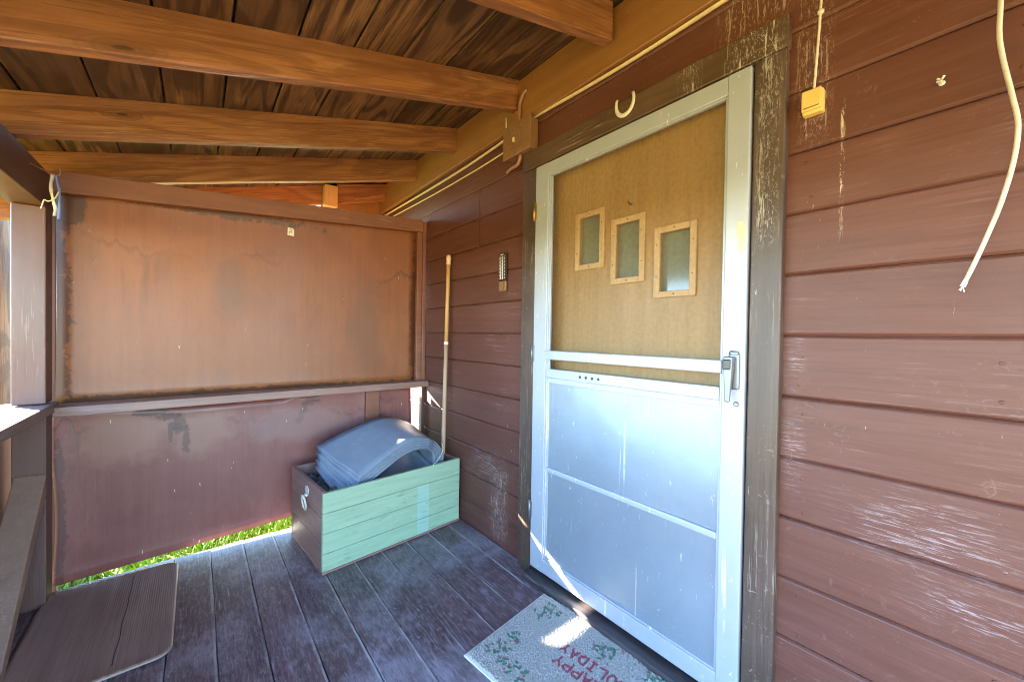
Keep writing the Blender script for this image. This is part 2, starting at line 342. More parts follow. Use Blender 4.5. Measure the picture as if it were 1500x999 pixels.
# ------------------------------------------------------------------ mesh helpers
def hexa(bm, pts, bev=.002, seg=1):
    """a box from eight corners: four of the bottom ring, four of the top ring"""
    vs = [bm.verts.new(p) for p in pts]
    fs = [bm.faces.new([vs[i] for i in q]) for q in ((3, 2, 1, 0), (4, 5, 6, 7), (0, 1, 5, 4), (1, 2, 6, 5), (2, 3, 7, 6), (3, 0, 4, 7))]
    if bev:
        es = list({e for f in fs for e in f.edges})
        bmesh.ops.bevel(bm, geom=es, offset=bev, segments=seg, affect='EDGES', profile=.5)
def box(bm, x0, x1, y0, y1, z0, z1, bev=.002, seg=1):
    hexa(bm, [(x0, y0, z0), (x1, y0, z0), (x1, y1, z0), (x0, y1, z0), (x0, y0, z1), (x1, y0, z1), (x1, y1, z1), (x0, y1, z1)], bev, seg)
def prism(bm, poly, vec, bev=0):
    """a flat outline (3-d points) pushed along vec"""
    a = [bm.verts.new(p) for p in poly]; v = Vector(vec); b = [bm.verts.new(Vector(p) + v) for p in poly]
    k = len(poly); fs = [bm.faces.new(a[::-1]), bm.faces.new(b)] + [bm.faces.new([a[i], a[(i + 1) % k], b[(i + 1) % k], b[i]]) for i in range(k)]
    bmesh.ops.recalc_face_normals(bm, faces=fs)
    if bev: bmesh.ops.bevel(bm, geom=list({e for f in fs for e in f.edges}), offset=bev, segments=1, affect='EDGES')
def smooth_path(pts, n=6):
    P = [Vector(p) for p in pts]; out = []
    for i in range(len(P) - 1):
        p0, p1, p2, p3 = P[max(i - 1, 0)], P[i], P[i + 1], P[min(i + 2, len(P) - 1)]
        for k in range(n):
            t = k / n
            out.append(.5 * ((2 * p1) + (p2 - p0) * t + (2 * p0 - 5 * p1 + 4 * p2 - p3) * t * t + (3 * p1 - p0 - 3 * p2 + p3) * t ** 3))
    out.append(P[-1]); return out
def tube(bm, pts, r, seg=10, flat=1.0, cap=True):
    P = [Vector(p) for p in pts]; rs = r if isinstance(r, (list, tuple)) else [r] * len(P)
    rings = []; up = Vector((0, 0, 1)); prev = None
    for i, p in enumerate(P):
        d = (P[min(i + 1, len(P) - 1)] - P[max(i - 1, 0)]).normalized()
        if prev is None:
            prev = d.cross(Vector((1, 0, 0)) if abs(d.x) < .9 else up).normalized()
        a = (prev - d * prev.dot(d)).normalized(); b = d.cross(a); prev = a
        rings.append([bm.verts.new(p + (a * math.cos(t) + b * math.sin(t) * flat) * rs[i]) for t in [2 * math.pi * k / seg for k in range(seg)]])
    for A, B in zip(rings, rings[1:]):
        for k in range(seg):
            f = bm.faces.new([A[k], A[(k + 1) % seg], B[(k + 1) % seg], B[k]]); f.smooth = True
    if cap: bm.faces.new(rings[0][::-1]); bm.faces.new(rings[-1])
def lathe(bm, base, axis, prof, seg=14):
    ax = Vector(axis).normalized(); a = ax.orthogonal().normalized(); b = ax.cross(a); rings = []
    for h, r in prof:
        rings.append([bm.verts.new(Vector(base) + ax * h + (a * math.cos(t) + b * math.sin(t)) * r) for t in [2 * math.pi * k / seg for k in range(seg)]])
    for A, B in zip(rings, rings[1:]):
        for k in range(seg):
            f = bm.faces.new([A[k], A[(k + 1) % seg], B[(k + 1) % seg], B[k]]); f.smooth = True
    bm.faces.new(rings[0][::-1]); bm.faces.new(rings[-1])
def sheet(bm, rows, thick=None, smooth=True):
    """a grid of points; with thick (a vector) it becomes a slab"""
    V = [[bm.verts.new(p) for p in r] for r in rows]; fs = []
    for A, B in zip(V, V[1:]):
        for k in range(len(A) - 1):
            f = bm.faces.new([A[k], A[k + 1], B[k + 1], B[k]]); f.smooth = smooth; fs.append(f)
    return fs
def BM(): return bmesh.new()
def obj(name, bm, mat, parent=None, loc=None, smooth_angle=None):
    base = Vector(loc) if loc is not None else (ROOT[parent] if parent is not None else Vector((0, 0, 0)))
    bmesh.ops.recalc_face_normals(bm, faces=bm.faces)
    bmesh.ops.translate(bm, verts=bm.verts, vec=-base)
    me = bpy.data.meshes.new(name); bm.to_mesh(me); bm.free()
    me.materials.append(M[mat] if isinstance(mat, str) else mat)
    o = bpy.data.objects.new(name, me); COL.objects.link(o)
    if parent is not None: o.parent = parent
    else: o.location = base
    ROOT[o] = base; return o
ROOT = {}
def tag(o, label, cat, group=None, kind=None):
    if label: o['label'] = label
    if cat: o['category'] = cat
    if group: o['group'] = group
    if kind: o['kind'] = kind
    return o
def thing(name, loc, label, cat, group=None):
    o = bpy.data.objects.new(name, None); COL.objects.link(o); o.location = loc; ROOT[o] = Vector(loc)
    o.empty_display_size = .1
    return tag(o, label, cat, group)

# ------------------------------------------------------------------ the setting
GZ = -.30
bm = BM()
R_ = random.Random(3)
xs = [-400, -120, -40, -14, -7, -4, -2.5, -1.4, -.6, 0, .6, 1.4, 3, 6, 14, 40, 120, 400]
ys = [-400, -120, -40, -14, -6, -2, 0, 2, 2.6, 3.2, 4, 5, 6.5, 9, 14, 40, 120, 400]
sheet(bm, [[(x, y, GZ + (.05 * mnoise.noise(Vector((x * .4, y * .4, 0))) if abs(x) < 15 and abs(y) < 15 else 0)) for x in xs] for y in ys])
tag(obj('ground', bm, 'ground'), None, None, None, 'structure')
bm = BM()
for i in range(26000):
    far = i % 5 == 0
    x = R_.uniform(-3.2, 2.0) if not far else R_.uniform(-7, 2.0); y = R_.uniform(2.72, 4.3) if not far else R_.uniform(-3, 8)
    if far and y < 2.8 and x > -1.0: continue
    z = GZ + .05 * mnoise.noise(Vector((x * .4, y * .4, 0))) - .012
    h = R_.uniform(.03, .09); a = R_.uniform(0, 6.28); w = .011
    dx, dy = math.cos(a) * w, math.sin(a) * w; l = h * R_.uniform(-.6, .6); l2 = h * R_.uniform(-.6, .6)
    v = [bm.verts.new(p) for p in ((x - dx, y - dy, z), (x + dx, y + dy, z), (x + l, y + l2, z + h))]
    bm.faces.new(v)
tag(obj('grass', bm, 'grass'), 'short bright green grass growing beyond the porch floor', 'grass', None, 'stuff')

# porch floor: boards running away from the camera
bm = BM(); x = -.0797 - .1452 * 4
for i in range(14):
    x0, x1 = x + .1452 * i + .0011, x + .1452 * (i + 1) - .0011
    x1 = min(x1, W - .004)
    if x1 - x0 < .02: continue
    yy = [-1.6 + k * .12 for k in range(36)]; yy = [y for y in yy if y < FEND - .03] + [FEND - R_.uniform(0, .012)]
    dz = R_.uniform(-.0025, .0015); tl = R_.uniform(-.0015, .0015)
    jl = [R_.gauss(0, .0008) for _ in yy]; jr = [R_.gauss(0, .0008) for _ in yy]
    prof = [(0, -.03), (0, -.0035), (.003, 0), (.5, -.0006), (-.003, 0), (1, -.0035), (1, -.03)]
    rows = []
    for k, y in enumerate(yy):
        a, b = x0 + jl[k], x1 + jr[k]
        rows.append([(a, y, -.03), (a, y, dz - tl - .0018), (a + .0016, y, dz - tl), ((a + b) / 2, y, dz - .0005), (b - .0016, y, dz + tl), (b, y, dz + tl - .0018), (b, y, -.03)])
    sheet(bm, rows, smooth=False)
    for r in (rows[0], rows[-1]):
        bm.faces.new([bm.verts.new(p) for p in r])
box(bm, -.62, W, -1.6, FEND - .01, -.15, -.034, .004)
fl = obj('porch_floor', bm, 'floor'); tag(fl, None, None, None, 'structure')

# ------------------------------------------------------------------ house wall
wall = thing('house_wall', (W, 1.0, 0), 'red-brown painted board wall of the house, around the white screen door', 'wall')
SEAM = [-.036, .139, .315, .490, .667, .842, 1.020, 1.198, 1.375, 1.550, 1.724, 1.898, 2.075, 2.262, 2.45]
def siding(bm, ya, yb, za, zb, seed):
    """one lapped board with eased edges; its lower edge is chamfered and stands over a groove"""
    r = random.Random(seed); n = max(2, int((yb - ya) / .09)); rows = []
    off = r.uniform(-.0015, .0015); ph = r.uniform(0, 50)
    for k in range(n + 1):
        y = ya + (yb - ya) * k / n
        j0 = .0012 * mnoise.noise(Vector((y * 5, ph, 0))); j1 = .0012 * mnoise.noise(Vector((y * 5, ph + 9, 0)))
        wv = W + off + .0012 * mnoise.noise(Vector((y * 1.5, ph + 20, 0)))
        rows.append([(W + .014, y, za + .002), (wv + .006, y, za + .002 + j0), (wv + .0008, y, za + .0075 + j0), (wv, y, za + .0095 + j0), (wv - .0008, y, (za + zb) / 2),
                     (wv, y, zb - .007 + j1), (wv + .0012, y, zb - .004 + j1), (wv + .006, y, zb + .0008 + j1), (W + .014, y, zb + .001)])
    sheet(bm, rows, smooth=False)
    for q in (rows[0], rows[-1]): bm.faces.new([bm.verts.new(p) for p in q])
bm = BM(); sd = 0
BUTT = {10: [1.935], 11: [1.935, 2.56], 12: [], 9: [2.57], 4: [-.55], 7: [-.9], 2: [-.7], 12: [-.2], 8: [-1.1]}
for i in range(len(SEAM) - 1):
    za, zb = SEAM[i], SEAM[i + 1]
    spans = [(-1.6, .40), (1.47, 3.66)] if zb < 2.09 else [(-1.6, 3.66)]
    for a, b in spans:
        cuts = [a] + sorted(c for c in BUTT.get(i, []) if a < c < b) + [b]
        for p, q in zip(cuts, cuts[1:]):
            sd += 1; siding(bm, p + (.0012 if p != a else 0), q - (.0012 if q != b else 0), za, zb, sd)
box(bm, W + .0135, W + .12, 1.42, 3.66, -.25, 2.6, 0); box(bm, W + .0135, W + .12, -1.6, .42, -.25, 2.6, 0); box(bm, W + .0135, W + .12, .42, 1.42, 2.06, 2.6, 0)
for i in range(1, len(SEAM) - 1):
    for y in (-.86, -.45, -.045, .31, 1.58, 1.985, 2.39):
        for dz in (.035, .13):
            lathe(bm, (W + .0005, y + R_.uniform(-.012, .012), SEAM[i] + dz + R_.uniform(-.012, .012)), (-1, 0, 0), [(0, .0042), (.0012, .0040), (.0016, .002)], 8)
obj('siding', bm, 'siding', wall)
# casing round the door
bm = BM(); box(bm, 1.301, W + .04, .358, .440, -.03, 2.024, .004, 2); obj('casing', bm, 'casing', wall)
bm = BM(); box(bm, 1.301, W + .04, 1.405, 1.502, -.03, 2.024, .004, 2); obj('casing', bm, 'casing', wall)
bm = BM(); box(bm, 1.299, W + .04, .356, 1.504, 2.026, 2.122, .004, 2); obj('casing', bm, 'casing_h', wall)
bm = BM(); box(bm, 1.245, W + .06, .442, 1.403, -.02, .030, .012, 3); obj('threshold', bm, 'threshold', wall)
bm = BM()
box(bm, 1.336, W + .055, .4405, .452, .03, 2.024, .001); box(bm, 1.336, W + .055, 1.3935, 1.4045, .03, 2.024, .001); box(bm, 1.336, W + .055, .4535, 1.392, 2.012, 2.024, .001)
obj('door_stop', bm, 'casing', wall)
# ledger board under the rafter ends
bm = BM()
for a, b in ((-1.6, 3.66),):
    hexa(bm, [(1.298, a, 2.300), (W - .003, a, 2.300), (W - .003, b, 2.280), (1.298, b, 2.280), (1.298, a, 2.519), (W - .003, a, 2.519), (W - .003, b, 2.519), (1.298, b, 2.519)], .003)
obj('ledger_board', bm, 'frieze', wall)

# ------------------------------------------------------------------ screen door
sdoor = thing('screen_door', (1.29, 1.39, .045), 'closed aluminium screen door with silver stamped lower panels and brown mesh top', 'screen door')
X0, X1 = 1.292, 1.318
bm = BM()
box(bm, X0, X1, .4455, .511, .045, 2.016, .003, 2); box(bm, X0, X1, 1.309, 1.3955, .045, 2.016, .003, 2)
box(bm, X0 + .0012, X1 - .001, .5105, 1.3095, 1.956, 2.0155, .003, 2); box(bm, X0 + .0012, X1 - .001, .5105, 1.3095, .0455, .113, .003, 2)
# stepped inner bead
for a in ((.511, .519, .113, 1.956), (1.301, 1.309, .113, 1.956)): box(bm, X0 + .005, X1 - .004, a[0], a[1], a[2], a[3], .0015)
box(bm, X0 + .005, X1 - .004, .519, 1.301, 1.948, 1.956, .0015); box(bm, X0 + .005, X1 - .004, .519, 1.301, .113, .121, .0015)
box(bm, X0 + .009, X1 - .006, 1.290, 1.301, .121, 1.948, .001)
obj('frame', bm, 'alu', sdoor)
bm = BM(); box(bm, X0 - .004, X1 - .004, .5108, 1.3092, 1.076, 1.119, .004, 2); obj('push_bar', bm, 'alu', sdoor)
bm = BM(); box(bm, X0 + .002, X1 - .003, .5192, 1.3008, .990, 1.032, .002, 2); box(bm, X0 + .004, X1 - .003, .5192, 1.3008, .966, .9897, .002, 2)
mr = obj('middle_rail', bm, 'alu', sdoor)
bm = BM()
for k in range(4): lathe(bm, (X0 + .0035, 1.095 - .033 * k, 1.010), (-1, 0, 0), [(0, .0062), (.003, .0062), (.0045, .004)], 10)
obj('rivet', bm, 'black_plastic', mr)
bm = BM()
rows = [[(X0 + .011 + .007 * mnoise.noise(Vector((y * 4, z * 4, 1))), y, z) for y in np.linspace(.5194, 1.2995, 24)] for z in np.linspace(.1212, .538, 14)]
sheet(bm, rows); k1 = obj('kick_panel', bm, 'kick', sdoor)
bm = BM()
rows = [[(X0 + .011 + .007 * mnoise.noise(Vector((y * 4, z * 4, 5))), y, z) for y in np.linspace(.5194, 1.2995, 24)] for z in np.linspace(.562, .9655, 14)]
sheet(bm, rows); obj('kick_panel', bm, 'kick', sdoor)
bm = BM(); box(bm, X0 + .003, X1 - .003, .5194, 1.2996, .5385, .5615, .004, 2); obj('cross_bar', bm, 'alu', sdoor)
bm = BM(); sheet(bm, [[(X0 + .012, y, z) for y in np.linspace(.5195, 1.290, 6)] for z in np.linspace(1.0325, 1.9475, 6)]); obj('mesh_screen', bm, 'screen', sdoor)
# latch handle
bm = BM(); box(bm, X0 - .008, X0 + .001, .458, .490, 1.03, 1.142, .006, 3); box(bm, X0 - .006, X0 + .001, .461, .489, 1.118, 1.150, .006, 3)
hd = obj('latch', bm, 'steel', sdoor)
bm = BM(); hexa(bm, [(X0 - .034, .475, .992), (X0 - .024, .475, .992), (X0 - .024, .490, .992), (X0 - .034, .490, .992), (X0 - .034, .468, 1.132), (X0 - .008, .468, 1.132), (X0 - .008, .496, 1.132), (X0 - .034, .496, 1.132)], .004, 3)
obj('lever', bm, 'steel', hd)
bm = BM(); box(bm, X0 - .042, X0 - .033, .472, .494, 1.092, 1.124, .004, 3); obj('button', bm, 'black_plastic', hd)
bm = BM(); lathe(bm, (X0, .466, .985), (-1, 0, 0), [(0, .008), (.004, .008), (.006, .005)]); obj('screw', bm, 'steel', hd)
for z in (1.80, .325, 1.1):
    bm = BM(); tube(bm, [(X0 - .004, 1.4005, z - .045), (X0 - .004, 1.4005, z + .045)], .0055, 10); box(bm, X0 - .002, X0 + .0005, 1.385, 1.3955, z - .04, z + .04, .001)
    obj('hinge', bm, 'brass' if z > 1.5 else 'steel', sdoor)
bm = BM()
pts = [(.4580, 1.545), (.4745, 1.55), (.478, 1.51), (.470, 1.485), (.474, 1.46), (.456, 1.452), (.450, 1.47), (.4535, 1.49), (.449, 1.52)]
prism(bm, [(X0 - .0012, y, z) for y, z in pts], (.001, 0, 0)); obj('torn_sticker', bm, 'flesh', sdoor)

# ------------------------------------------------------------------ wooden door behind it
wd = thing('wooden_door', (1.38, .44, .03), 'varnished plywood inner door with three small windows behind the mesh', 'door')
DX = 1.362
WIN = [(1.026, 1.188, 1.489, 1.748), (.831, .989, 1.408, 1.680), (.628, .790, 1.338, 1.606)]
bm = BM()
ys_ = [.4530, .640, .778, .843, .977, 1.038, 1.176, 1.393]
def strip(y0, y1, z0, z1): box(bm, DX, DX + .035, y0, y1, z0, z1, 0)
ycut = [.4530]
for (a, b, c, d) in sorted(WIN): ycut += [a + .018, b - .018]
ycut.append(1.393)
for i in range(len(ycut) - 1):
    a, b = ycut[i], ycut[i + 1]
    w = [q for q in WIN if abs(q[0] + .018 - a) < 1e-6]
    if w:
        _, _, c, d = w[0]; strip(a, b, .032, c + .02); strip(a, b, d - .02, 2.010)
    else: strip(a, b, .032, 2.010)
bmesh.ops.remove_doubles(bm, verts=bm.verts, dist=.0001)
obj('leaf', bm, 'doorply', wd)
for (a, b, c, d) in WIN:
    bm = BM(); t = .024
    box(bm, DX - .011, DX - .0005, a, a + t, c, d, .002); box(bm, DX - .011, DX - .0005, b - t, b, c, d, .002)
    box(bm, DX - .0105, DX - .0005, a + t, b - t, c, c + t, .002); box(bm, DX - .0105, DX - .0005, a + t, b - t, d - t, d, .002)
    fr = obj('window', bm, 'lite_frame', wd)
    bm = BM()
    for y, z in ((a + t / 2, c + (d - c) * .3), (a + t / 2, c + (d - c) * .75), (b - t / 2, c + (d - c) * .3), (b - t / 2, c + (d - c) * .75), ((a + b) / 2, c + t / 2), ((a + b) / 2, d - t / 2)):
        lathe(bm, (DX - .0105, y, z), (-1, 0, 0), [(0, .003), (.0015, .002)], 8)
    obj('screw', bm, 'ink', fr)
    bm = BM(); box(bm, DX + .022, DX + .026, a + .018, b - .018, c + .0202, d - .0202, 0); obj('pane', bm, 'pane', fr)
bm = BM(); tube(bm, smooth_path([(DX - .004, .912, 1.742), (DX - .006, .905, 1.728), (DX - .012, .895, 1.722), (DX - .012, .888, 1.727)]), .002, 6); obj('hook', bm, 'ink', wd)

# ------------------------------------------------------------------ porch roof
roof = thing('porch_roof', (.4, 1.0, 2.3), 'sloping brown plank roof of the porch on exposed rafters', 'roof')
bm = BM(); x = 1.2505; YR0, YR1 = -1.6, 3.62
edges = [W - .001, 1.25, 1.062, .868, .660, .468, .277, .089, -.104, -.295, -.480, -.670, -.86, -1.02]
for b, a in zip(edges, edges[1:]):
    g = .0022 if R_.random() < .6 else .004
    a2, b2 = a + g, b - g
    zz = lambda x: roofz(x)
    hexa(bm, [(a2, YR0, zz(a2)), (b2, YR0, zz(b2)), (b2, YR1, zz(b2)), (a2, YR1, zz(a2)), (a2, YR0, zz(a2) + .02), (b2, YR0, zz(b2) + .02), (b2, YR1, zz(b2) + .02), (a2, YR1, zz(a2) + .02)], .0025)
obj('planking', bm, 'plank', roof)
bm = BM(); prism(bm, [(W - .002, YR0 - .05, roofz(W) + .023), (-1.06, YR0 - .05, roofz(-1.06) + .023), (-1.06, YR0 - .05, roofz(-1.06) + .04), (W - .002, YR0 - .05, roofz(W) + .04)], (0, YR1 - YR0 + .1, 0))
obj('roofing', bm, 'ink', roof)
for y in (-1.49, -.87, -.26, .375, .985, 1.591, 2.205, 2.801, 3.43):
    bm = BM(); xr = 1.268 if abs(y - .985) < .01 else 1.2965; yj = y
    xl = -1.0 if y < 3 else .80
    xr2 = xr if y < 3 else 1.2965
    n = 14; rows = []; ph = y * 7
    zb = lambda x: roofz(x) - .151
    vs = []
    for k in range(n + 1):
        xx = -1.0 + (xr2 + 1.0) * k / n
        jy = .0025 * mnoise.noise(Vector((xx * 2, ph, 0))); jz = .003 * mnoise.noise(Vector((xx * 2, ph + 5, 0)))
        a, b = y - .046 + jy, y + jy; zt = roofz(xx) - .001; z0 = zb(xx) + jz; c = .004
        vs.append([(xx, a, zt), (xx, a, z0 + c), (xx, a + c, z0), (xx, b - c, z0), (xx, b, z0 + c), (xx, b, zt)])
    V = [[bm.verts.new(p) for p in r] for r in vs]
    for A, B in zip(V, V[1:]):
        for k in range(6): bm.faces.new([A[k], A[(k + 1) % 6], B[(k + 1) % 6], B[k]])
    bm.faces.new(V[0]); bm.faces.new(V[-1])
    obj('rafter', bm, 'rafter', roof)
# eave beam on the posts
bm = BM(); hexa(bm, [(-.60, -1.6, 1.690), (-.489, -1.6, 1.690), (-.489, 2.62, 1.700), (-.60, 2.62, 1.700), (-.60, -1.6, 1.842), (-.489, -1.6, 1.842), (-.489, 2.62, 1.852), (-.60, 2.62, 1.852)], .004, 2)
obj('eave_beam', bm, 'beam', roof)
# gable block and raking board past the last rafter
bm = BM(); box(bm, .785, .880, 3.30, 3.382, 2.20, 2.368, .003); obj('block', bm, 'lite_frame', roof)
bm = BM(); prism(bm, [(.883, 3.33, 2.235), (1.296, 3.33, 2.44), (1.296, 3.33, 2.50), (.883, 3.33, 2.395)], (0, .04, 0)); obj('raking_board', bm, 'rafter', roof)
bm = BM(); prism(bm, [(.80, 3.52, 2.02), (1.326, 3.52, 1.98), (1.326, 3.52, 2.50), (.80, 3.52, 2.375)], (0, .02, 0)); obj('gable_board', bm, 'frieze', roof)

# ------------------------------------------------------------------ far partition
par = thing('porch_partition', (.4, 2.66, 0), 'brown painted end wall of two panels split by a pale ledge, with a lit gap below', 'partition')
PY = 2.668
bm = BM()
hexa(bm, [(-.492, 2.628, 1.797), (1.30, 2.628, 1.945), (1.30, 2.666, 1.945), (-.492, 2.666, 1.797), (-.492, 2.628, 1.893), (1.30, 2.628, 2.033), (1.30, 2.666, 2.033), (-.492, 2.666, 1.893)], .003, 2)
obj('top_rail', bm, 'trim', par)
def curved_panel(bm, fn_x0, fn_x1, fn_z0, fn_z1, y, th, amp, ph, nx=30, nz=20):
    rows = []
    for j in range(nz + 1):
        v = j / nz; r = []
        for i in range(nx + 1):
            u = i / nx; x = fn_x0(v) * (1 - u) + fn_x1(v) * u; z = fn_z0(x) * (1 - v) + fn_z1(x) * v
            e = min(u, 1 - u, v, 1 - v)
            r.append((x, y + amp * mnoise.noise(Vector((x * 1.6, z * 1.6, ph))) - .006 * max(0, 1 - e / .05), z))
        rows.append(r)
    sheet(bm, rows); back = [[(x, yy + th, z) for x, yy, z in r] for r in rows]; sheet(bm, back)
    for a, b in ((rows[0], back[0]), (rows[-1], back[-1])): sheet(bm, [a, b], smooth=False)
    sheet(bm, [[r[0] for r in rows], [r[0] for r in back]], smooth=False); sheet(bm, [[r[-1] for r in rows], [r[-1] for r in back]], smooth=False)
    bmesh.ops.remove_doubles(bm, verts=bm.verts, dist=.0002)
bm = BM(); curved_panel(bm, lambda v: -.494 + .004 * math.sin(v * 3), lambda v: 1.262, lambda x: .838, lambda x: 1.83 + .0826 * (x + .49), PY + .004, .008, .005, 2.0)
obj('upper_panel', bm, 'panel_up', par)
def lowedge(x): return .003 + .050 * (x + .49) if x < .6 else .0575
def slit_top(x):
    # the panel's upper edge sags away from the ledge and lets a sheet of sun in
    return .806 + .0028 * (x + .478) - .0240 * max(0, min(1, (x + .30) / .25)) * max(0, min(1, (.47 - x) / .05)) - (.015 if .50 < x < .62 else 0)
bm = BM(); curved_panel(bm, lambda v: -.507 + .013 * max(0, math.sin(math.pi * min(1, v / .72))), lambda v: .915, lowedge, slit_top, PY + .006, .008, .005, 6.0, 90)
obj('lower_panel', bm, 'panel_low', par)
bm = BM(); curved_panel(bm, lambda v: .96, lambda v: 1.256 - .022 * v, lambda x: .02, lambda x: .8095 - max(0, min(.026, (x - 1.10) * .17)), PY + .006, .008, .003, 9.0, 12, 16)
obj('lower_panel', bm, 'panel_low', par)
bm = BM(); hexa(bm, [(-.478, 2.530, .8005), (1.318, 2.545, .8055), (1.318, 2.672, .809), (-.478, 2.672, .804), (-.478, 2.530, .8425), (1.318, 2.545, .848), (1.318, 2.672, .848), (-.478, 2.672, .8425)], .003, 2)
# keep the ledge in front of the slit only: a rebate along its back
obj('ledge', bm, 'ledge', par)
bm = BM(); box(bm, .898, .990, 2.640, 2.672, .0, .801, .003, 2); obj('stud', bm, 'trim', par)
bm = BM(); box(bm, 1.262, 1.300, 2.638, 2.676, .842, 1.944, .003, 2); obj('corner_trim', bm, 'trim', par)
bm = BM(); box(bm, 1.301, 1.3265, 2.622, 2.664, .842, 2.022, .003, 2); obj('corner_trim', bm, 'trim', par)
bm = BM(); box(bm, 1.302, 1.3255, 2.624, 2.664, .0, .800, .003, 2); obj('corner_trim', bm, 'dark_board', par)
bm = BM(); box(bm, 1.05, 1.222, 2.79, 2.81, -.1, .79, .002); obj('sun_block_board', bm, 'dark_board', par)  # added board outside, off the sightline, blocks sun through the corner gap
bm = BM(); box(bm, -.60, -.505, 2.74, 2.78, -.2, 1.9, .003); obj('sun_block_batten', bm, 'dark_board', par)  # added strip behind the left slit, keeps the sun from coming through

# ------------------------------------------------------------------ left side
post = thing('porch_post', (-.535, 2.55, 0), 'brown square post carrying the eave beam at the left', 'post')
bm = BM(); box(bm, -.583, -.489, 2.506, 2.600, .866, 1.698, .004, 2); obj('shaft', bm, 'post', post)
bm = BM(); box(bm, -.583, -.489, 2.508, 2.602, -.02, .820, .004, 2); obj('lower_shaft', bm, 'post', post)
bm = BM(); box(bm, -.553, -.500, 2.603, 2.640, -.02, 1.84, .003); obj('backing_board', bm, 'beam', post)
rail = thing('porch_half_wall', (-.53, 1.5, 0), 'low half wall at the left edge, with pale sill and diagonal brace', 'half wall')
bm = BM(); box(bm, -.64, -.470, .9, 2.610, .822, .862, .004, 2); obj('sill', bm, 'sill', rail)
bm = BM()
for i in range(8): box(bm, -.625, -.605, .9 + .2135 * i + .001, .9 + .2135 * (i + 1) - .001, -.12, .8205, .002)
obj('boarding', bm, 'dark_board', rail)
bm = BM(); hexa(bm, [(-.575, 2.503, .48), (-.487, 2.503, .48), (-.487, 2.0, -.02), (-.575, 2.0, -.02), (-.575, 2.503, .575), (-.487, 2.503, .568), (-.487, 1.955, .0), (-.575, 1.955, .01)], .004, 2); obj('brace', bm, 'brace', rail)
bm = BM(); box(bm, -.575, -.485, .905, 1.0, 0, .820, .004, 2); obj('end_post', bm, 'post', rail)
bm = BM(); box(bm, -.583, -.489, -1.5, -1.406, -.02, 1.688, .004, 2)
tag(obj('porch_post', bm, 'post', loc=(-.536, -1.45, 0)), 'brown square post at the near end of the porch behind the camera', 'post')
# tree seen in the slit left of the post
tree = thing('tree', (-1.16, 3.93, GZ), 'tall tree with rough orange bark behind the left post', 'tree')
bm = BM(); P = []; rr = []
for k in range(13):
    t = k / 12; P.append((-1.165 + .03 * math.sin(t * 5), 3.93 + .1 * t, GZ + 4.2 * t)); rr.append(.245 - .07 * t + (.05 if k == 0 else 0))
tube(bm, P, rr, 18)
for v in bm.verts: v.co += Vector((1, 1, 0)) * .02 * mnoise.noise(v.co * 7)
for a in range(6):
    an = a * 1.05; c0 = Vector((-1.16, 4.0, GZ + 2.9 + .2 * a)); tube(bm, [c0, c0 + Vector((math.cos(an) * .7, math.sin(an) * .7, .5)), c0 + Vector((math.cos(an) * 1.4, math.sin(an) * 1.4, 1.3))], [.09, .06, .025], 8)
obj('trunk', bm, 'bark', tree)
bm = BM(); rl = random.Random(5)
for c in range(70):
    cc = Vector((-1.16, 4.1, 4.6)) + Vector((rl.gauss(0, .85), rl.gauss(0, .85), rl.gauss(0, .6)))
    for k in range(60):
        p = cc + Vector((rl.gauss(0, .18), rl.gauss(0, .18), rl.gauss(0, .14))); a = Vector((rl.uniform(-1, 1), rl.uniform(-1, 1), rl.uniform(-1, 1))).normalized(); b = a.orthogonal().normalized(); s = rl.uniform(.03, .06)
        bm.faces.new([bm.verts.new(q) for q in (p - a * s, p + b * s * .5, p + a * s, p - b * s * .5)])
obj('crown', bm, 'leaf', tree)

# ------------------------------------------------------------------ crate and what is in it
cr = thing('wooden_crate', (.481, 2.008, 0), 'wooden crate with mint green front and brown end in the far corner', 'crate')
ang = math.radians(5.1); LEN, DEP, CH = .826, .52, .400
RM = Matrix.Translation((.481, 2.008, 0)) @ Matrix.Rotation(ang, 4, 'Z')
def crobj(name, bm, mat, parent, local=False):
    """crate pieces are modelled square to the crate, then turned with it"""
    bmesh.ops.transform(bm, matrix=RM, verts=bm.verts); return obj(name, bm, mat, parent)
bm = BM(); hh = CH / 4
rc = random.Random(2)
def board(bm, x0, x1, y0, y1, z0, z1): box(bm, x0, x1, y0, y1, z0, z1, .0018, 2)
for i in range(4): board(bm, 0, LEN, rc.uniform(0, .0012), .020, i * hh + (.0125 if i == 0 else 0) + .0003, (i + 1) * hh - .0014 if i < 3 else CH)
# texture coordinates of the front follow the crate's own axes
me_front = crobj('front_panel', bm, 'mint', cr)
bm = BM()
for i in range(3):
    z0, z1 = .0125 + i * .131, min(.0125 + (i + 1) * .131, CH + .01)
    board(bm, .0006, .020, .0205, DEP - .0205, z0 + .001, z1 - .001)
end = crobj('end_panel', bm, 'crate_wood', cr)
bm = BM()
for i in range(3): board(bm, LEN - .020, LEN - .0006, .0205, DEP - .0205, .0125 + i * .129 + .001, .0125 + (i + 1) * .129 - .001)
crobj('end_panel', bm, 'crate_wood', cr)
bm = BM()
for i in range(3): board(bm, 0, LEN, DEP - .020, DEP, .0125 + i * .131 + .001, .0125 + (i + 1) * .131)
crobj('back_panel', bm, 'crate_wood', cr)
bm = BM(); board(bm, .0, LEN, .0, DEP, .0, .0118); crobj('bottom_board', bm, 'crate_wood', cr)
bm = BM(); board(bm, .0205, .05, DEP - .05, DEP - .0205, .013, CH - .03); crobj('cleat', bm, 'crate_wood', cr)
bm = BM(); board(bm, .0205, .05, .0205, .05, .013, CH - .03); crobj('cleat', bm, 'crate_wood', cr)
bm = BM()
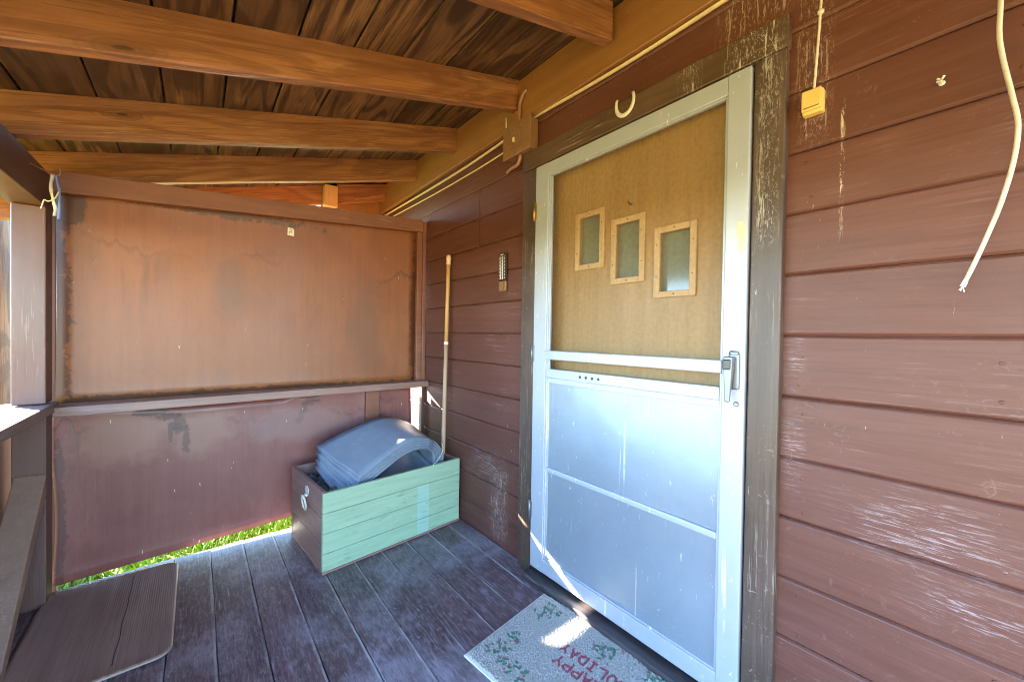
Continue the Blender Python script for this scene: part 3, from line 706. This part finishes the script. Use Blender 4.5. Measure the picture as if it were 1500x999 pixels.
pts = [(.215, .385), (.235, .395), (.258, .385), (.262, .36), (.245, .338), (.222, .345), (.21, .365)]
prism(bm, [(-.004, y, z - .02) for y, z in pts], (.0045, 0, 0), .0008); tube(bm, [(-.008, .222, .326), (-.008, .252, .326)], .006, 8)
rg = crobj('ring_handle', bm, 'white_metal', cr)
bm = BM(); tube(bm, [(-.016 - .006 * math.cos(t), .237 + .028 * math.sin(t), .288 + .038 * math.cos(t)) for t in [k * 2 * math.pi / 24 for k in range(25)]], .0052, 8, cap=False)
crobj('ring', bm, 'white_metal', rg)

# folded stack of rubber sheets
def U(u, v, z):    # u along the crate, v into it
    p = RM @ Vector((u, v, z)); return p
roll = thing('folded_rubber_matting', (.9, 2.3, .2), 'grey-blue rubber sheets folded over in a loop, lying in the crate', 'rubber sheets')
def profile(k):
    """one sheet: up the slope, over the loop and back beneath it; k counts inwards"""
    d = .0098 * k
    top = [(.205 - .0150 * k + .007 * (k % 2), .412 - .0185 * k), (.33, .480 - d * 1.1), (.45, .535 - d), (.545, .560 - d), (.62, .550 - d), (.690 - d * .5, .510 - d * .8), (.736 - d, .44), (.738 - d, .375), (.70 - d, .320 + d), (.62, .285 + d), (.5, .272 + d), (.36, .262 + d)]
    return smooth_path([(u, 0, z) for u, z in top], 6)
for k in range(7):
    bm = BM(); pf = profile(k); t = .0046
    v0, v1 = .060 + .004 * (k % 2), .425 - .005 * k
    n = len(pf); nrm = []
    for i in range(n):
        d = (pf[min(i + 1, n - 1)] - pf[max(i - 1, 0)]).normalized(); nrm.append(Vector((-d.z, 0, d.x)))
    rows_o, rows_i = [], []
    for i, p in enumerate(pf):
        ro, ri = [], []
        for j in range(9):
            s = j / 8; v = v0 + (v1 - v0) * s
            sag = .010 * mnoise.noise(Vector((p.x * 5, v * 6, 3.0)))
            skew = (.0125 * k - .105) * s * max(0, 1 - i / (n * .5)) + .030 * s * min(1, i / (n * .5))      # the loose edge runs askew
            zl = .045 * s * max(0, 1 - i / (n * .4))
            ro.append(U(p.x + skew, v, p.z + sag + zl + .062 * s)); q = p - nrm[i] * t; ri.append(U(q.x + skew, v, q.z + sag + zl + .062 * s))
        rows_o.append(ro); rows_i.append(ri)
    sheet(bm, rows_o); sheet(bm, rows_i); sheet(bm, [[r[0] for r in rows_o], [r[0] for r in rows_i]]); sheet(bm, [[r[-1] for r in rows_o], [r[-1] for r in rows_i]])
    sheet(bm, [rows_o[0], rows_i[0]]); sheet(bm, [rows_o[-1], rows_i[-1]])
    bmesh.ops.remove_doubles(bm, verts=bm.verts, dist=.0002)
    obj('rubber_sheet', bm, 'rubber', roll)
bm = BM(); rows = []
for j in range(41):
    r = []
    for i in range(41):
        u, v = .024 + .30 * i / 40, .024 + .47 * j / 40
        q = Vector((u * 13, v * 13, 0)); h = .335 + .045 * mnoise.noise(q) + .05 * abs(mnoise.noise(q * 2.1 + Vector((5, 1, 0)))) - .16 * (i / 40) ** 2
        r.append(U(u, v, h))
    rows.append(r)
sheet(bm, rows)
edge = [rows[0], rows[-1], [r[0] for r in rows], [r[-1] for r in rows]]
for ed in edge: sheet(bm, [ed, [Vector((p.x, p.y, .02)) for p in ed]])
bmesh.ops.remove_doubles(bm, verts=bm.verts, dist=.0002)
tag(obj('crumpled_tarp', bm, 'tarp', loc=U(.15, .25, .02)), 'crumpled teal tarp stuffed into the left end of the crate', 'tarp')
bm = BM(); tube(bm, smooth_path([U(.728, .06, .50), U(.728, .045, .47), U(.705, .035, .435), U(.665, .02, .41), U(.635, .004, .403), U(.63, -.0005, .395)]), .0022, 6)
tag(obj('twine', bm, 'twine', loc=U(.7, .05, .45)), 'thin pale twine hanging from the rubber sheets onto the crate rim', 'twine')

# ------------------------------------------------------------------ broom handle
br = thing('broom_handle', (1.262, 2.248, .02), 'yellow wooden broom handle with pale tip leaning in the corner', 'broom handle')
A, B = Vector((1.262, 2.235, .02)), Vector((1.302, 2.253, 1.70))
def L(t): return A.lerp(B, t)
bm = BM(); tube(bm, [L(.0), L(.2), L(.45), L(.66)], [.0145, .0140, .0135, .0130], 12); obj('lower_shaft', bm, 'broom_old', br)
bm = BM(); tube(bm, [L(.661), L(.82), L(.99)], [.0130, .0125, .0125], 12); obj('shaft', bm, 'broom', br)
bm = BM(); lathe(bm, L(.972), B - A, [(0, .0150), (.012, .0165), (.022, .014), (.028, .0155), (.045, .0175), (.06, .0150), (.068, .008)], 14); obj('tip', bm, 'knob', br)
bm = BM(); lathe(bm, L(.655), B - A, [(0, .0142), (.02, .0142)], 14); obj('tape_band', bm, 'tape', br)

# ------------------------------------------------------------------ things on the house wall
th = thing('thermometer', (W, 1.685, 1.43), 'narrow dark thermometer with white scale, left of the screen door', 'thermometer')
bm = BM(); box(bm, W - .014, W - .006, 1.652, 1.718, 1.492, 1.650, .002); pl = obj('scale_plate', bm, 'tplate', th)
bm = BM()
box(bm, W - .0155, W - .0145, 1.679, 1.6835, 1.50, 1.628, 0); box(bm, W - .0155, W - .0145, 1.697, 1.701, 1.50, 1.628, 0); box(bm, W - .0155, W - .0145, 1.676, 1.702, 1.636, 1.640, 0)
for k in range(16):
    z = 1.504 + k * .008; box(bm, W - .0155, W - .0145, 1.662, 1.670, z, z + .0024, 0); box(bm, W - .0155, W - .0145, 1.7065, 1.713, z, z + .0024, 0)
    if k % 2 == 0: box(bm, W - .0155, W - .0145, 1.687, 1.692, z, z + .0045, 0)
obj('scale_marks', bm, 'tmark', pl)
bm = BM(); tube(bm, [(W - .018, 1.690, 1.497), (W - .018, 1.690, 1.632)], .0018, 8); obj('glass_tube', bm, 'steel', pl)
bm = BM(); box(bm, W - .016, W - .001, 1.654, 1.716, 1.434, 1.490, .003); prism(bm, [(W - .0165, 1.70, 1.442), (W - .0165, 1.668, 1.442), (W - .0165, 1.668, 1.482)], (-.004, 0, 0)); obj('bracket', bm, 'boxpaint', th)

jb = thing('junction_box', (W - .035, 1.51, 2.18), 'brown painted electrical box above the upper left corner of the door', 'electrical box')
bm = BM(); box(bm, 1.268, W - .004, 1.422, 1.612, 2.122, 2.278, .004, 2); obj('body', bm, 'boxpaint', jb)
bm = BM(); box(bm, 1.258, 1.2675, 1.408, 1.622, 2.112, 2.284, .004, 2)
for a in ((1.462, 1.572, 2.148, 2.151), (1.460, 1.4635, 2.152, 2.238)): box(bm, 1.2535, 1.2585, *a, .0006)
for k in range(3): tube(bm, [(1.2560, 1.572 - .04 * k - .034 * t, 2.236 + .012 * math.sin(math.pi * t)) for t in (0, .25, .5, .75, 1)], .0032, 6)
cv = obj('cover', bm, 'boxpaint', jb)
bm = BM(); box(bm, 1.247, 1.2575, 1.522, 1.534, 2.180, 2.205, .002); obj('toggle', bm, 'cable', cv)
bm = BM(); box(bm, 1.249, 1.2575, 1.476, 1.486, 2.188, 2.206, .002); obj('toggle', bm, 'conduit', cv)
bm = BM(); tube(bm, smooth_path([(1.290, 1.525, 2.27), (1.288, 1.525, 2.33), (1.286, 1.520, 2.385), (1.288, 1.497, 2.425), (1.296, 1.478, 2.440)]), .0095, 12); obj('conduit', bm, 'conduit', jb)
bm = BM(); tube(bm, smooth_path([(1.290, 1.515, 2.12), (1.290, 1.520, 2.098), (1.292, 1.545, 2.078), (1.300, 1.60, 2.080), (1.318, 1.655, 2.082)]), .0095, 12); obj('conduit', bm, 'conduit', jb)
bm = BM(); tube(bm, [(1.288, 1.632, 2.29), (1.288, 1.634, 2.36)], .005, 8); obj('stub_pipe', bm, 'cablew', jb)

bm = BM(); tube(bm, smooth_path([(1.319, 3.62, 2.262), (1.319, 2.9, 2.252), (1.319, 2.2, 2.250), (1.318, 1.70, 2.268), (1.316, 1.45, 2.291), (1.316, 1.20, 2.283), (1.315, 1.0, 2.276), (1.316, .8, 2.276), (1.316, .4, 2.284), (1.316, -.4, 2.286), (1.316, -1.6, 2.285)], 8), .0062, 8, 1.5)
tag(obj('electric_cable', bm, 'cable', loc=(1.316, .8, 2.28)), 'cream flat cable running along the wall top under the rafters', 'cable')
bm = BM(); tube(bm, smooth_path([(1.324, 3.62, 2.218), (1.324, 2.6, 2.20), (1.324, 2.0, 2.20), (1.322, 1.62, 2.21)], 8), .0048, 8)
tag(obj('electric_cable', bm, 'cable', loc=(1.324, 2.4, 2.2)), 'thinner cream cable entering the left side of the electrical box', 'cable')

bm = BM()
hc = Vector((1.2925, .892, 2.108)); pts = []
for k in range(19):
    t = math.radians(-28 + 236 * k / 18); t = math.radians(180) + (math.radians(-28 + 236 * k / 18))
    pts.append(hc + Vector((0, .040 * math.cos(t), .050 * math.sin(t))))
tube(bm, pts, [.006 + .003 * math.sin(math.pi * k / 18) for k in range(19)], 8, .6)
hs = obj('horseshoe', bm, 'white_metal', loc=tuple(hc)); tag(hs, 'small pale horseshoe nailed open end up over the door', 'horseshoe')

yb = thing('wall_box', (W, .298, 1.806), 'small yellowed plastic box hanging by a cord right of the door frame', 'plastic box')
bm = BM(); box(bm, 1.303, W - .002, .273, .320, 1.810, 1.872, .004, 2); obj('body', bm, 'yellow', yb)
bm = BM(); box(bm, 1.296, 1.3025, .276, .3205, 1.818, 1.8735, .003, 2); ycv = obj('cover', bm, 'yellow', yb)
bm = BM(); box(bm, 1.2945, 1.2962, .281, .315, 1.8235, 1.8265, .0005); obj('slot', bm, 'boxpaint', ycv)
bm = BM(); tube(bm, smooth_path([(1.312, .296, 1.870), (1.308, .292, 1.93), (1.306, .287, 2.02), (1.302, .283, 2.10), (1.304, .281, 2.20), (1.310, .280, 2.30)]), .0032, 8)
lathe(bm, (1.3015, .2828, 2.068), (0, 0, 1), [(0, .004), (.004, .0075), (.01, .0075), (.014, .004)], 10); obj('cord', bm, 'cablew', yb)

cb = thing('hanging_cable', (1.29, -.01, 1.31), 'loose off-white cable end hanging down the right of the wall', 'cable')
bm = BM(); CP = [(1.305, -.022, 2.30), (1.292, -.022, 2.10), (1.290, -.021, 1.902), (1.289, -.0205, 1.83), (1.288, -.027, 1.77), (1.287, -.040, 1.69), (1.287, -.048, 1.63), (1.288, -.044, 1.56), (1.290, -.030, 1.48), (1.291, -.012, 1.41), (1.291, .004, 1.355), (1.290, .0135, 1.325)]
tube(bm, smooth_path(CP, 7), .0042, 8, 1.25); obj('sheath', bm, 'cablew', cb)
bm = BM(); tube(bm, [(1.290, .0135, 1.3255), (1.290, .0165, 1.315), (1.290, .019, 1.308)], [.0036, .0045, .0048], 8, 1.3)
for a_, b_ in ((.004, -.010), (-.003, -.013), (.007, -.007)): tube(bm, [(1.290 + a_ * .4, .0185, 1.309), (1.290 + a_, .0185 + a_ * .8, 1.309 + b_)], .0009, 5)
obj('stripped_end', bm, 'cableend', cb)

hk = BM(); tube(hk, smooth_path([(W, .060, 1.785), (W - .022, .060, 1.785), (W - .03, .060, 1.777)]), .0022, 8); lathe(hk, (W - .0015, .060, 1.785), (-1, 0, 0), [(0, .006), (.002, .006), (.003, .003)], 10)
for a in (-.6, .5, 2.2): tube(hk, [(W - .02, .060, 1.785), (W - .024, .060 + .008 * math.cos(a), 1.785 + .008 * math.sin(a))], .0026, 6)
tag(obj('wall_hook', hk, 'white_metal', loc=(W, .06, 1.785)), 'small white hook screwed into the wall right of the door', 'hook')

tg = thing('number_tag', (.442, 2.668, 1.795), 'tiny white tag with a dark figure, high on the brown end wall', 'tag')
bm = BM(); prism(bm, [(.442 + a * .018, 2.657, 1.795 + b * .024) for a, b in ((-1, -.9), (1, -1), (1, .55), (.6, 1), (-.9, 1))], (0, .003, 0), .0006); obj('plate', bm, 'tag', tg)
bm = BM()
tube(bm, smooth_path([(.433, 2.6565, 1.806), (.440, 2.6565, 1.811), (.448, 2.6565, 1.806), (.446, 2.6565, 1.799)], 4), .0016, 6)
tube(bm, smooth_path([(.432, 2.6565, 1.781), (.434, 2.6565, 1.793), (.442, 2.6565, 1.796), (.449, 2.6565, 1.789)], 4), .0016, 6)
obj('figure', bm, 'ink', tg)

# wire hook and ribbons by the left post
bm = BM(); tube(bm, smooth_path([(-.489, 2.30, 1.812), (-.470, 2.35, 1.812), (-.452, 2.352, 1.80), (-.440, 2.352, 1.796), (-.426, 2.352, 1.800), (-.422, 2.352, 1.815), (-.424, 2.352, 1.828), (-.440, 2.352, 1.841)]), .0022, 6)
tag(obj('wire_hook', bm, 'copper', loc=(-.489, 2.30, 1.812)), 'bent rusty wire sticking out of the eave beam at the left', 'wire hook')
def ribbon(pts, w, name, mat, label):
    bm = BM(); P = smooth_path(pts, 5); rows = []
    for i, p in enumerate(P):
        a = .8 * math.sin(i * .35); rows.append([p + Vector((math.cos(a), math.sin(a), 0)) * s * w for s in (-.5, 0, .5)])
    sheet(bm, rows); o = obj(name, bm, mat, loc=tuple(P[0]))
    md = o.modifiers.new('thick', 'SOLIDIFY'); md.thickness = .0012
    return tag(o, label, 'ribbon', 'ribbons hanging on the wire hook')
ribbon([(-.442, 2.352, 1.800), (-.446, 2.350, 1.76), (-.445, 2.350, 1.73), (-.440, 2.350, 1.695), (-.434, 2.350, 1.66), (-.437, 2.350, 1.635)], .011, 'ribbon', 'ribbon', 'faded speckled ribbon, the left one hanging from the wire hook')
r2 = ribbon([(-.434, 2.356, 1.798), (-.430, 2.358, 1.77), (-.4255, 2.358, 1.735), (-.4255, 2.358, 1.69), (-.4275, 2.358, 1.625)], .0085, 'ribbon', 'blue_strip', 'white and blue ribbon, the right one hanging from the wire hook')
bm = BM(); tube(bm, smooth_path([(-.426, 2.352, 1.735), (-.435, 2.346, 1.705), (-.452, 2.345, 1.688), (-.462, 2.345, 1.692), (-.468, 2.345, 1.668), (-.471, 2.345, 1.655)]), .0022, 6)
tag(obj('string', bm, 'twine', loc=(-.45, 2.346, 1.69)), 'short white string knotted across the ribbons by the left post', 'string')

# ------------------------------------------------------------------ mats
fm = BM()
MX0, MX1, MY0, MY1, RC = -.505, -.062, 1.845, 2.585, .05
def rr_outline(ins, k=7):
    o = []; r = max(RC - ins, .01)
    for cx, cy, a0 in ((MX1 - ins - r, MY1 - ins - r, 0), (MX0 + ins + r, MY1 - ins - r, 90), (MX0 + ins + r, MY0 + ins + r, 180), (MX1 - ins - r, MY0 + ins + r, 270)):
        for i in range(k + 1):
            t = math.radians(a0 + 90 * i / k); o.append((cx + r * math.cos(t), cy + r * math.sin(t)))
    return o
rings = [(0, .001), (.0, .004), (.004, .0075), (.012, .0090), (.020, .0075), (.026, .0060), (.05, .0060)]
V = []
for ins, z in rings: V.append([fm.verts.new((x, y, z + .004)) for x, y in rr_outline(ins)])
for A, B in zip(V, V[1:]):
    k = len(A)
    for i in range(k):
        f = fm.faces.new([A[i], A[(i + 1) % k], B[(i + 1) % k], B[i]]); f.smooth = True
fm.faces.new(V[-1]); fm.faces.new(V[0][::-1])
fmt = thing('floor_mat', (-.28, 2.2, 0), 'worn grey rubber mat with raised rim on the far left of the floor', 'mat')
obj('pad', fm, 'oldmat', fmt)
bm = BM(); rows = [[(-.222 + .004 * mnoise.noise(Vector((y * 9, 1, 0))) - .0016, y, .0104), (-.222 + .004 * mnoise.noise(Vector((y * 9, 1, 0))) + .0016, y, .0104)] for y in np.linspace(1.90, 2.545, 20)]
sheet(bm, rows); obj('split', bm, 'ink', fmt)

# door mat: a deep pile with a printed greeting and holly
O = Vector((1.237, 1.235)); e1 = (Vector((.771, 1.176)) - O); DM_W = e1.length; e1.normalize(); e2 = Vector((-e1.y, e1.x))
if e2.y > 0: e2 = -e2
# a: from the door outwards, b: along the door towards the camera
NA, NB, DM_L = 250, 400, .76
a = np.linspace(0, DM_W, NA); b = np.linspace(0, DM_L, NB); Aa, Bb = np.meshgrid(a, b, indexing='ij')
rng = np.random.default_rng(4)
nz = rng.random((NA, NB)); k2 = (nz + np.roll(nz, 1, 0) + np.roll(nz, 1, 1) + np.roll(nz, (1, 1), (0, 1))) / 4
edge_d = np.minimum(np.minimum(Aa, DM_W - Aa), np.minimum(Bb, DM_L - Bb))
rcorn = np.ones_like(Aa)
hgt = .006 + .010 * k2 + .002 * nz; hgt = np.where(edge_d < .006, .003 + hgt * edge_d / .006 * .6, hgt)
jx = (rng.random((NA, NB)) - .5) * .0016; jy = (rng.random((NA, NB)) - .5) * .0016
e_wob = .0025 * np.sin(Bb * 140) * (Aa < .01)
px = O.x + e1.x * (Aa + jx) + e2.x * (Bb + jy); py = O.y + e1.y * (Aa + jx) + e2.y * (Bb + jy) 
colr = np.empty((NA, NB, 3)); g = .72 + .3 * (nz - .5)
colr[:] = np.stack([g, g * .93, g * .80], -1)
def seg(p, q, w):
    p, q = np.array(p), np.array(q); d = q - p; t = np.clip(((Aa - p[0]) * d[0] + (Bb - p[1]) * d[1]) / max(d @ d, 1e-9), 0, 1)
    return np.hypot(Aa - p[0] - t * d[0], Bb - p[1] - t * d[1]) < w * (1 + .5 * (nz - .5))
GL = {'H': [[(0, 0), (0, 1)], [(1, 0), (1, 1)], [(0, .5), (1, .5)]], 'A': [[(0, 0), (.5, 1), (1, 0)], [(.2, .4), (.8, .4)]], 'P': [[(0, 0), (0, 1), (.7, 1), (1, .85), (1, .62), (.7, .48), (0, .48)]],
      'Y': [[(0, 1), (.5, .5), (1, 1)], [(.5, .5), (.5, 0)]], 'O': [[(.3, 0), (0, .3), (0, .7), (.3, 1), (.7, 1), (1, .7), (1, .3), (.7, 0), (.3, 0)]], 'L': [[(0, 1), (0, 0), (1, 0)]],
      'I': [[(.5, 0), (.5, 1)], [(.2, 0), (.8, 0)], [(.2, 1), (.8, 1)]], 'D': [[(0, 0), (0, 1), (.6, 1), (1, .7), (1, .3), (.6, 0), (0, 0)]], 'S': [[(1, .85), (.7, 1), (.3, 1), (0, .8), (.2, .55), (.8, .45), (1, .2), (.7, 0), (.3, 0), (0, .15)]]}
red = np.zeros((NA, NB), bool)
def write(txt, a_base, b0, h, w, pitch):
    global red
    for i, ch in enumerate(txt[::-1]):
        for st in GL[ch]:
            for (x0, y0), (x1, y1) in zip(st, st[1:]):
                red |= seg((a_base + y0 * h, b0 + i * pitch + (.5 - x0) * w), (a_base + y1 * h, b0 + i * pitch + (.5 - x1) * w), .0044)
# the words are turned to be read by someone stepping out of the house
write('HAPPY', .232, .267, .038, .026, .0385)
write('HOLIDAY', .171, .253, .038, .026, .0385)
colr[red] = np.stack([.46 + .2 * nz[red], .05 + .10 * nz[red], .09 + .10 * nz[red]], -1)
rh = random.Random(8)
def holly(ca, cb):
    for q in range(5):
        an = rh.uniform(0, 6.28); l = rh.uniform(.008, .016); ca2, cb2 = ca + rh.gauss(0, .014), cb + rh.gauss(0, .014)
        m = seg((ca2, cb2), (ca2 + l * math.cos(an), cb2 + l * math.sin(an)), .0042)
        colr[m] = np.stack([.08 + .09 * nz[m], .24 + .18 * nz[m], .15 + .10 * nz[m]], -1)
    for q in range(2):
        ca2, cb2 = ca + rh.gauss(0, .012), cb + rh.gauss(0, .012); m = np.hypot(Aa - ca2, Bb - cb2) < .0045
        colr[m] = np.stack([.5 + .2 * nz[m], .12 + .08 * nz[m], .15 + .08 * nz[m]], -1)
for ca, cb in ((.06, .06), (.09, .085), (.12, .07), (.065, .12), (.27, .07), (.30, .095), (.33, .06), (.36, .085), (.385, .055), (.395, .16), (.38, .20), (.41, .23), (.39, .12), (.11, .33), (.085, .36), (.13, .385), (.07, .40), (.06, .52), (.09, .55), (.07, .58), (.12, .60), (.39, .56), (.41, .6), (.36, .66), (.1, .68), (.15, .71), (.3, .70), (.4, .45), (.38, .36)):
    holly(ca, cb)
colr = np.clip(colr, 0, 1)
me = bpy.data.meshes.new('pile'); nv = NA * NB
base = Vector((1.0, .86, 0))
co = np.stack([px - base.x, py - base.y, hgt], -1).reshape(-1, 3)
idx = np.arange(nv).reshape(NA, NB); f = np.stack([idx[:-1, :-1], idx[1:, :-1], idx[1:, 1:], idx[:-1, 1:]], -1).reshape(-1, 4)[:, ::-1]
# a backing underneath closes the slab
ring = np.concatenate([idx[0, :-1], idx[:-1, -1], idx[-1, :0:-1], idx[:0:-1, 0]])
nb_ = len(ring); low = co[ring].copy(); low[:, 2] = .0015; co = np.concatenate([co, low])
li = np.arange(nv, nv + nb_); sf = np.stack([ring, np.roll(ring, -1), np.roll(li, -1), li], -1)
f = np.concatenate([f, sf])
me.vertices.add(len(co)); me.vertices.foreach_set('co', co.ravel().astype(np.float32)); me.loops.add(f.size); me.loops.foreach_set('vertex_index', f.ravel().astype(np.int32))
me.polygons.add(len(f)); me.polygons.foreach_set('loop_start', np.arange(0, f.size, 4, dtype=np.int32)); me.polygons.foreach_set('loop_total', np.full(len(f), 4, np.int32))
me.update(calc_edges=True); me.validate()
ca = me.color_attributes.new('Col', 'FLOAT_COLOR', 'POINT'); cc = np.ones((len(co), 4), np.float32); cc[:nv, :3] = colr.reshape(-1, 3); cc[nv:, :3] = .3
ca.data.foreach_set('color', cc.ravel()); me.materials.append(M['doormat'])
dm = thing('door_mat', tuple(base), 'off-white door mat with red HAPPY HOLIDAYS lettering and holly at the door', 'door mat')
o = bpy.data.objects.new('pile', me); COL.objects.link(o); o.parent = dm
bm = BM()
q = [O + e1 * s * 1.0 + e2 * t for s, t in ((-.004, -.004), (DM_W + .004, -.004), (DM_W + .004, DM_L + .004), (-.004, DM_L + .004))]
hexa(bm, [(p.x, p.y, .0005) for p in q] + [(p.x, p.y, .0045) for p in q], .0015); obj('backing', bm, 'tmark', dm)

# ------------------------------------------------------------------ light, sky, camera
d = Vector((.65, -1.0, -.47)).normalized()          # the way the sun shines
el = math.asin(-d.z); az = math.atan2(-d.x, -d.y)    # towards the sun, clockwise from +y
sun = bpy.data.lights.new('sun', 'SUN'); sun.energy = 5.0; sun.angle = math.radians(.53); sun.color = (1, .90, .74)
so = bpy.data.objects.new('sun', sun); COL.objects.link(so); so.rotation_euler = d.to_track_quat('-Z', 'Y').to_euler()
w = bpy.data.worlds.new('World'); S.world = w; w.use_nodes = True; nt = w.node_tree; bg = nt.nodes['Background']
sky = nt.nodes.new('ShaderNodeTexSky'); sky.sky_type = 'NISHITA'; sky.sun_disc = False; sky.sun_elevation = el; sky.sun_rotation = az
sky.air_density = 1.0; sky.dust_density = .1; sky.ozone_density = 5.0
nt.links.new(sky.outputs[0], bg.inputs[0]); bg.inputs[1].default_value = .135
F = 560.0
cam = bpy.data.cameras.new('camera'); cam.sensor_width = 36; cam.lens = F / 1500 * 36; cam.clip_start = .02; cam.clip_end = 2000
co_ = bpy.data.objects.new('camera', cam); COL.objects.link(co_)
yaw, pit, rol = 0.691053094212243, -0.012928443984446336, 0.015934524115062482
f_ = Vector((math.sin(yaw) * math.cos(pit), math.cos(yaw) * math.cos(pit), math.sin(pit))); r_ = Vector((math.cos(yaw), -math.sin(yaw), 0)); u_ = r_.cross(f_)
r2_ = r_ * math.cos(rol) + u_ * math.sin(rol); u2_ = r2_.cross(f_)
mw = Matrix((r2_, u2_, -f_)).transposed().to_4x4(); mw.translation = (0, 0, 1.185); co_.matrix_world = mw
S.camera = co_
S.view_settings.view_transform = 'Standard'; S.view_settings.look = 'None'; S.view_settings.gamma = 1; S.view_settings.use_curve_mapping = False
S.view_settings.exposure = 4.55
S.cycles.filter_width = 0.95; S.cycles.max_bounces = 10; S.cycles.diffuse_bounces = 6; S.cycles.use_denoising = True
S.cycles.sample_clamp_indirect = 8
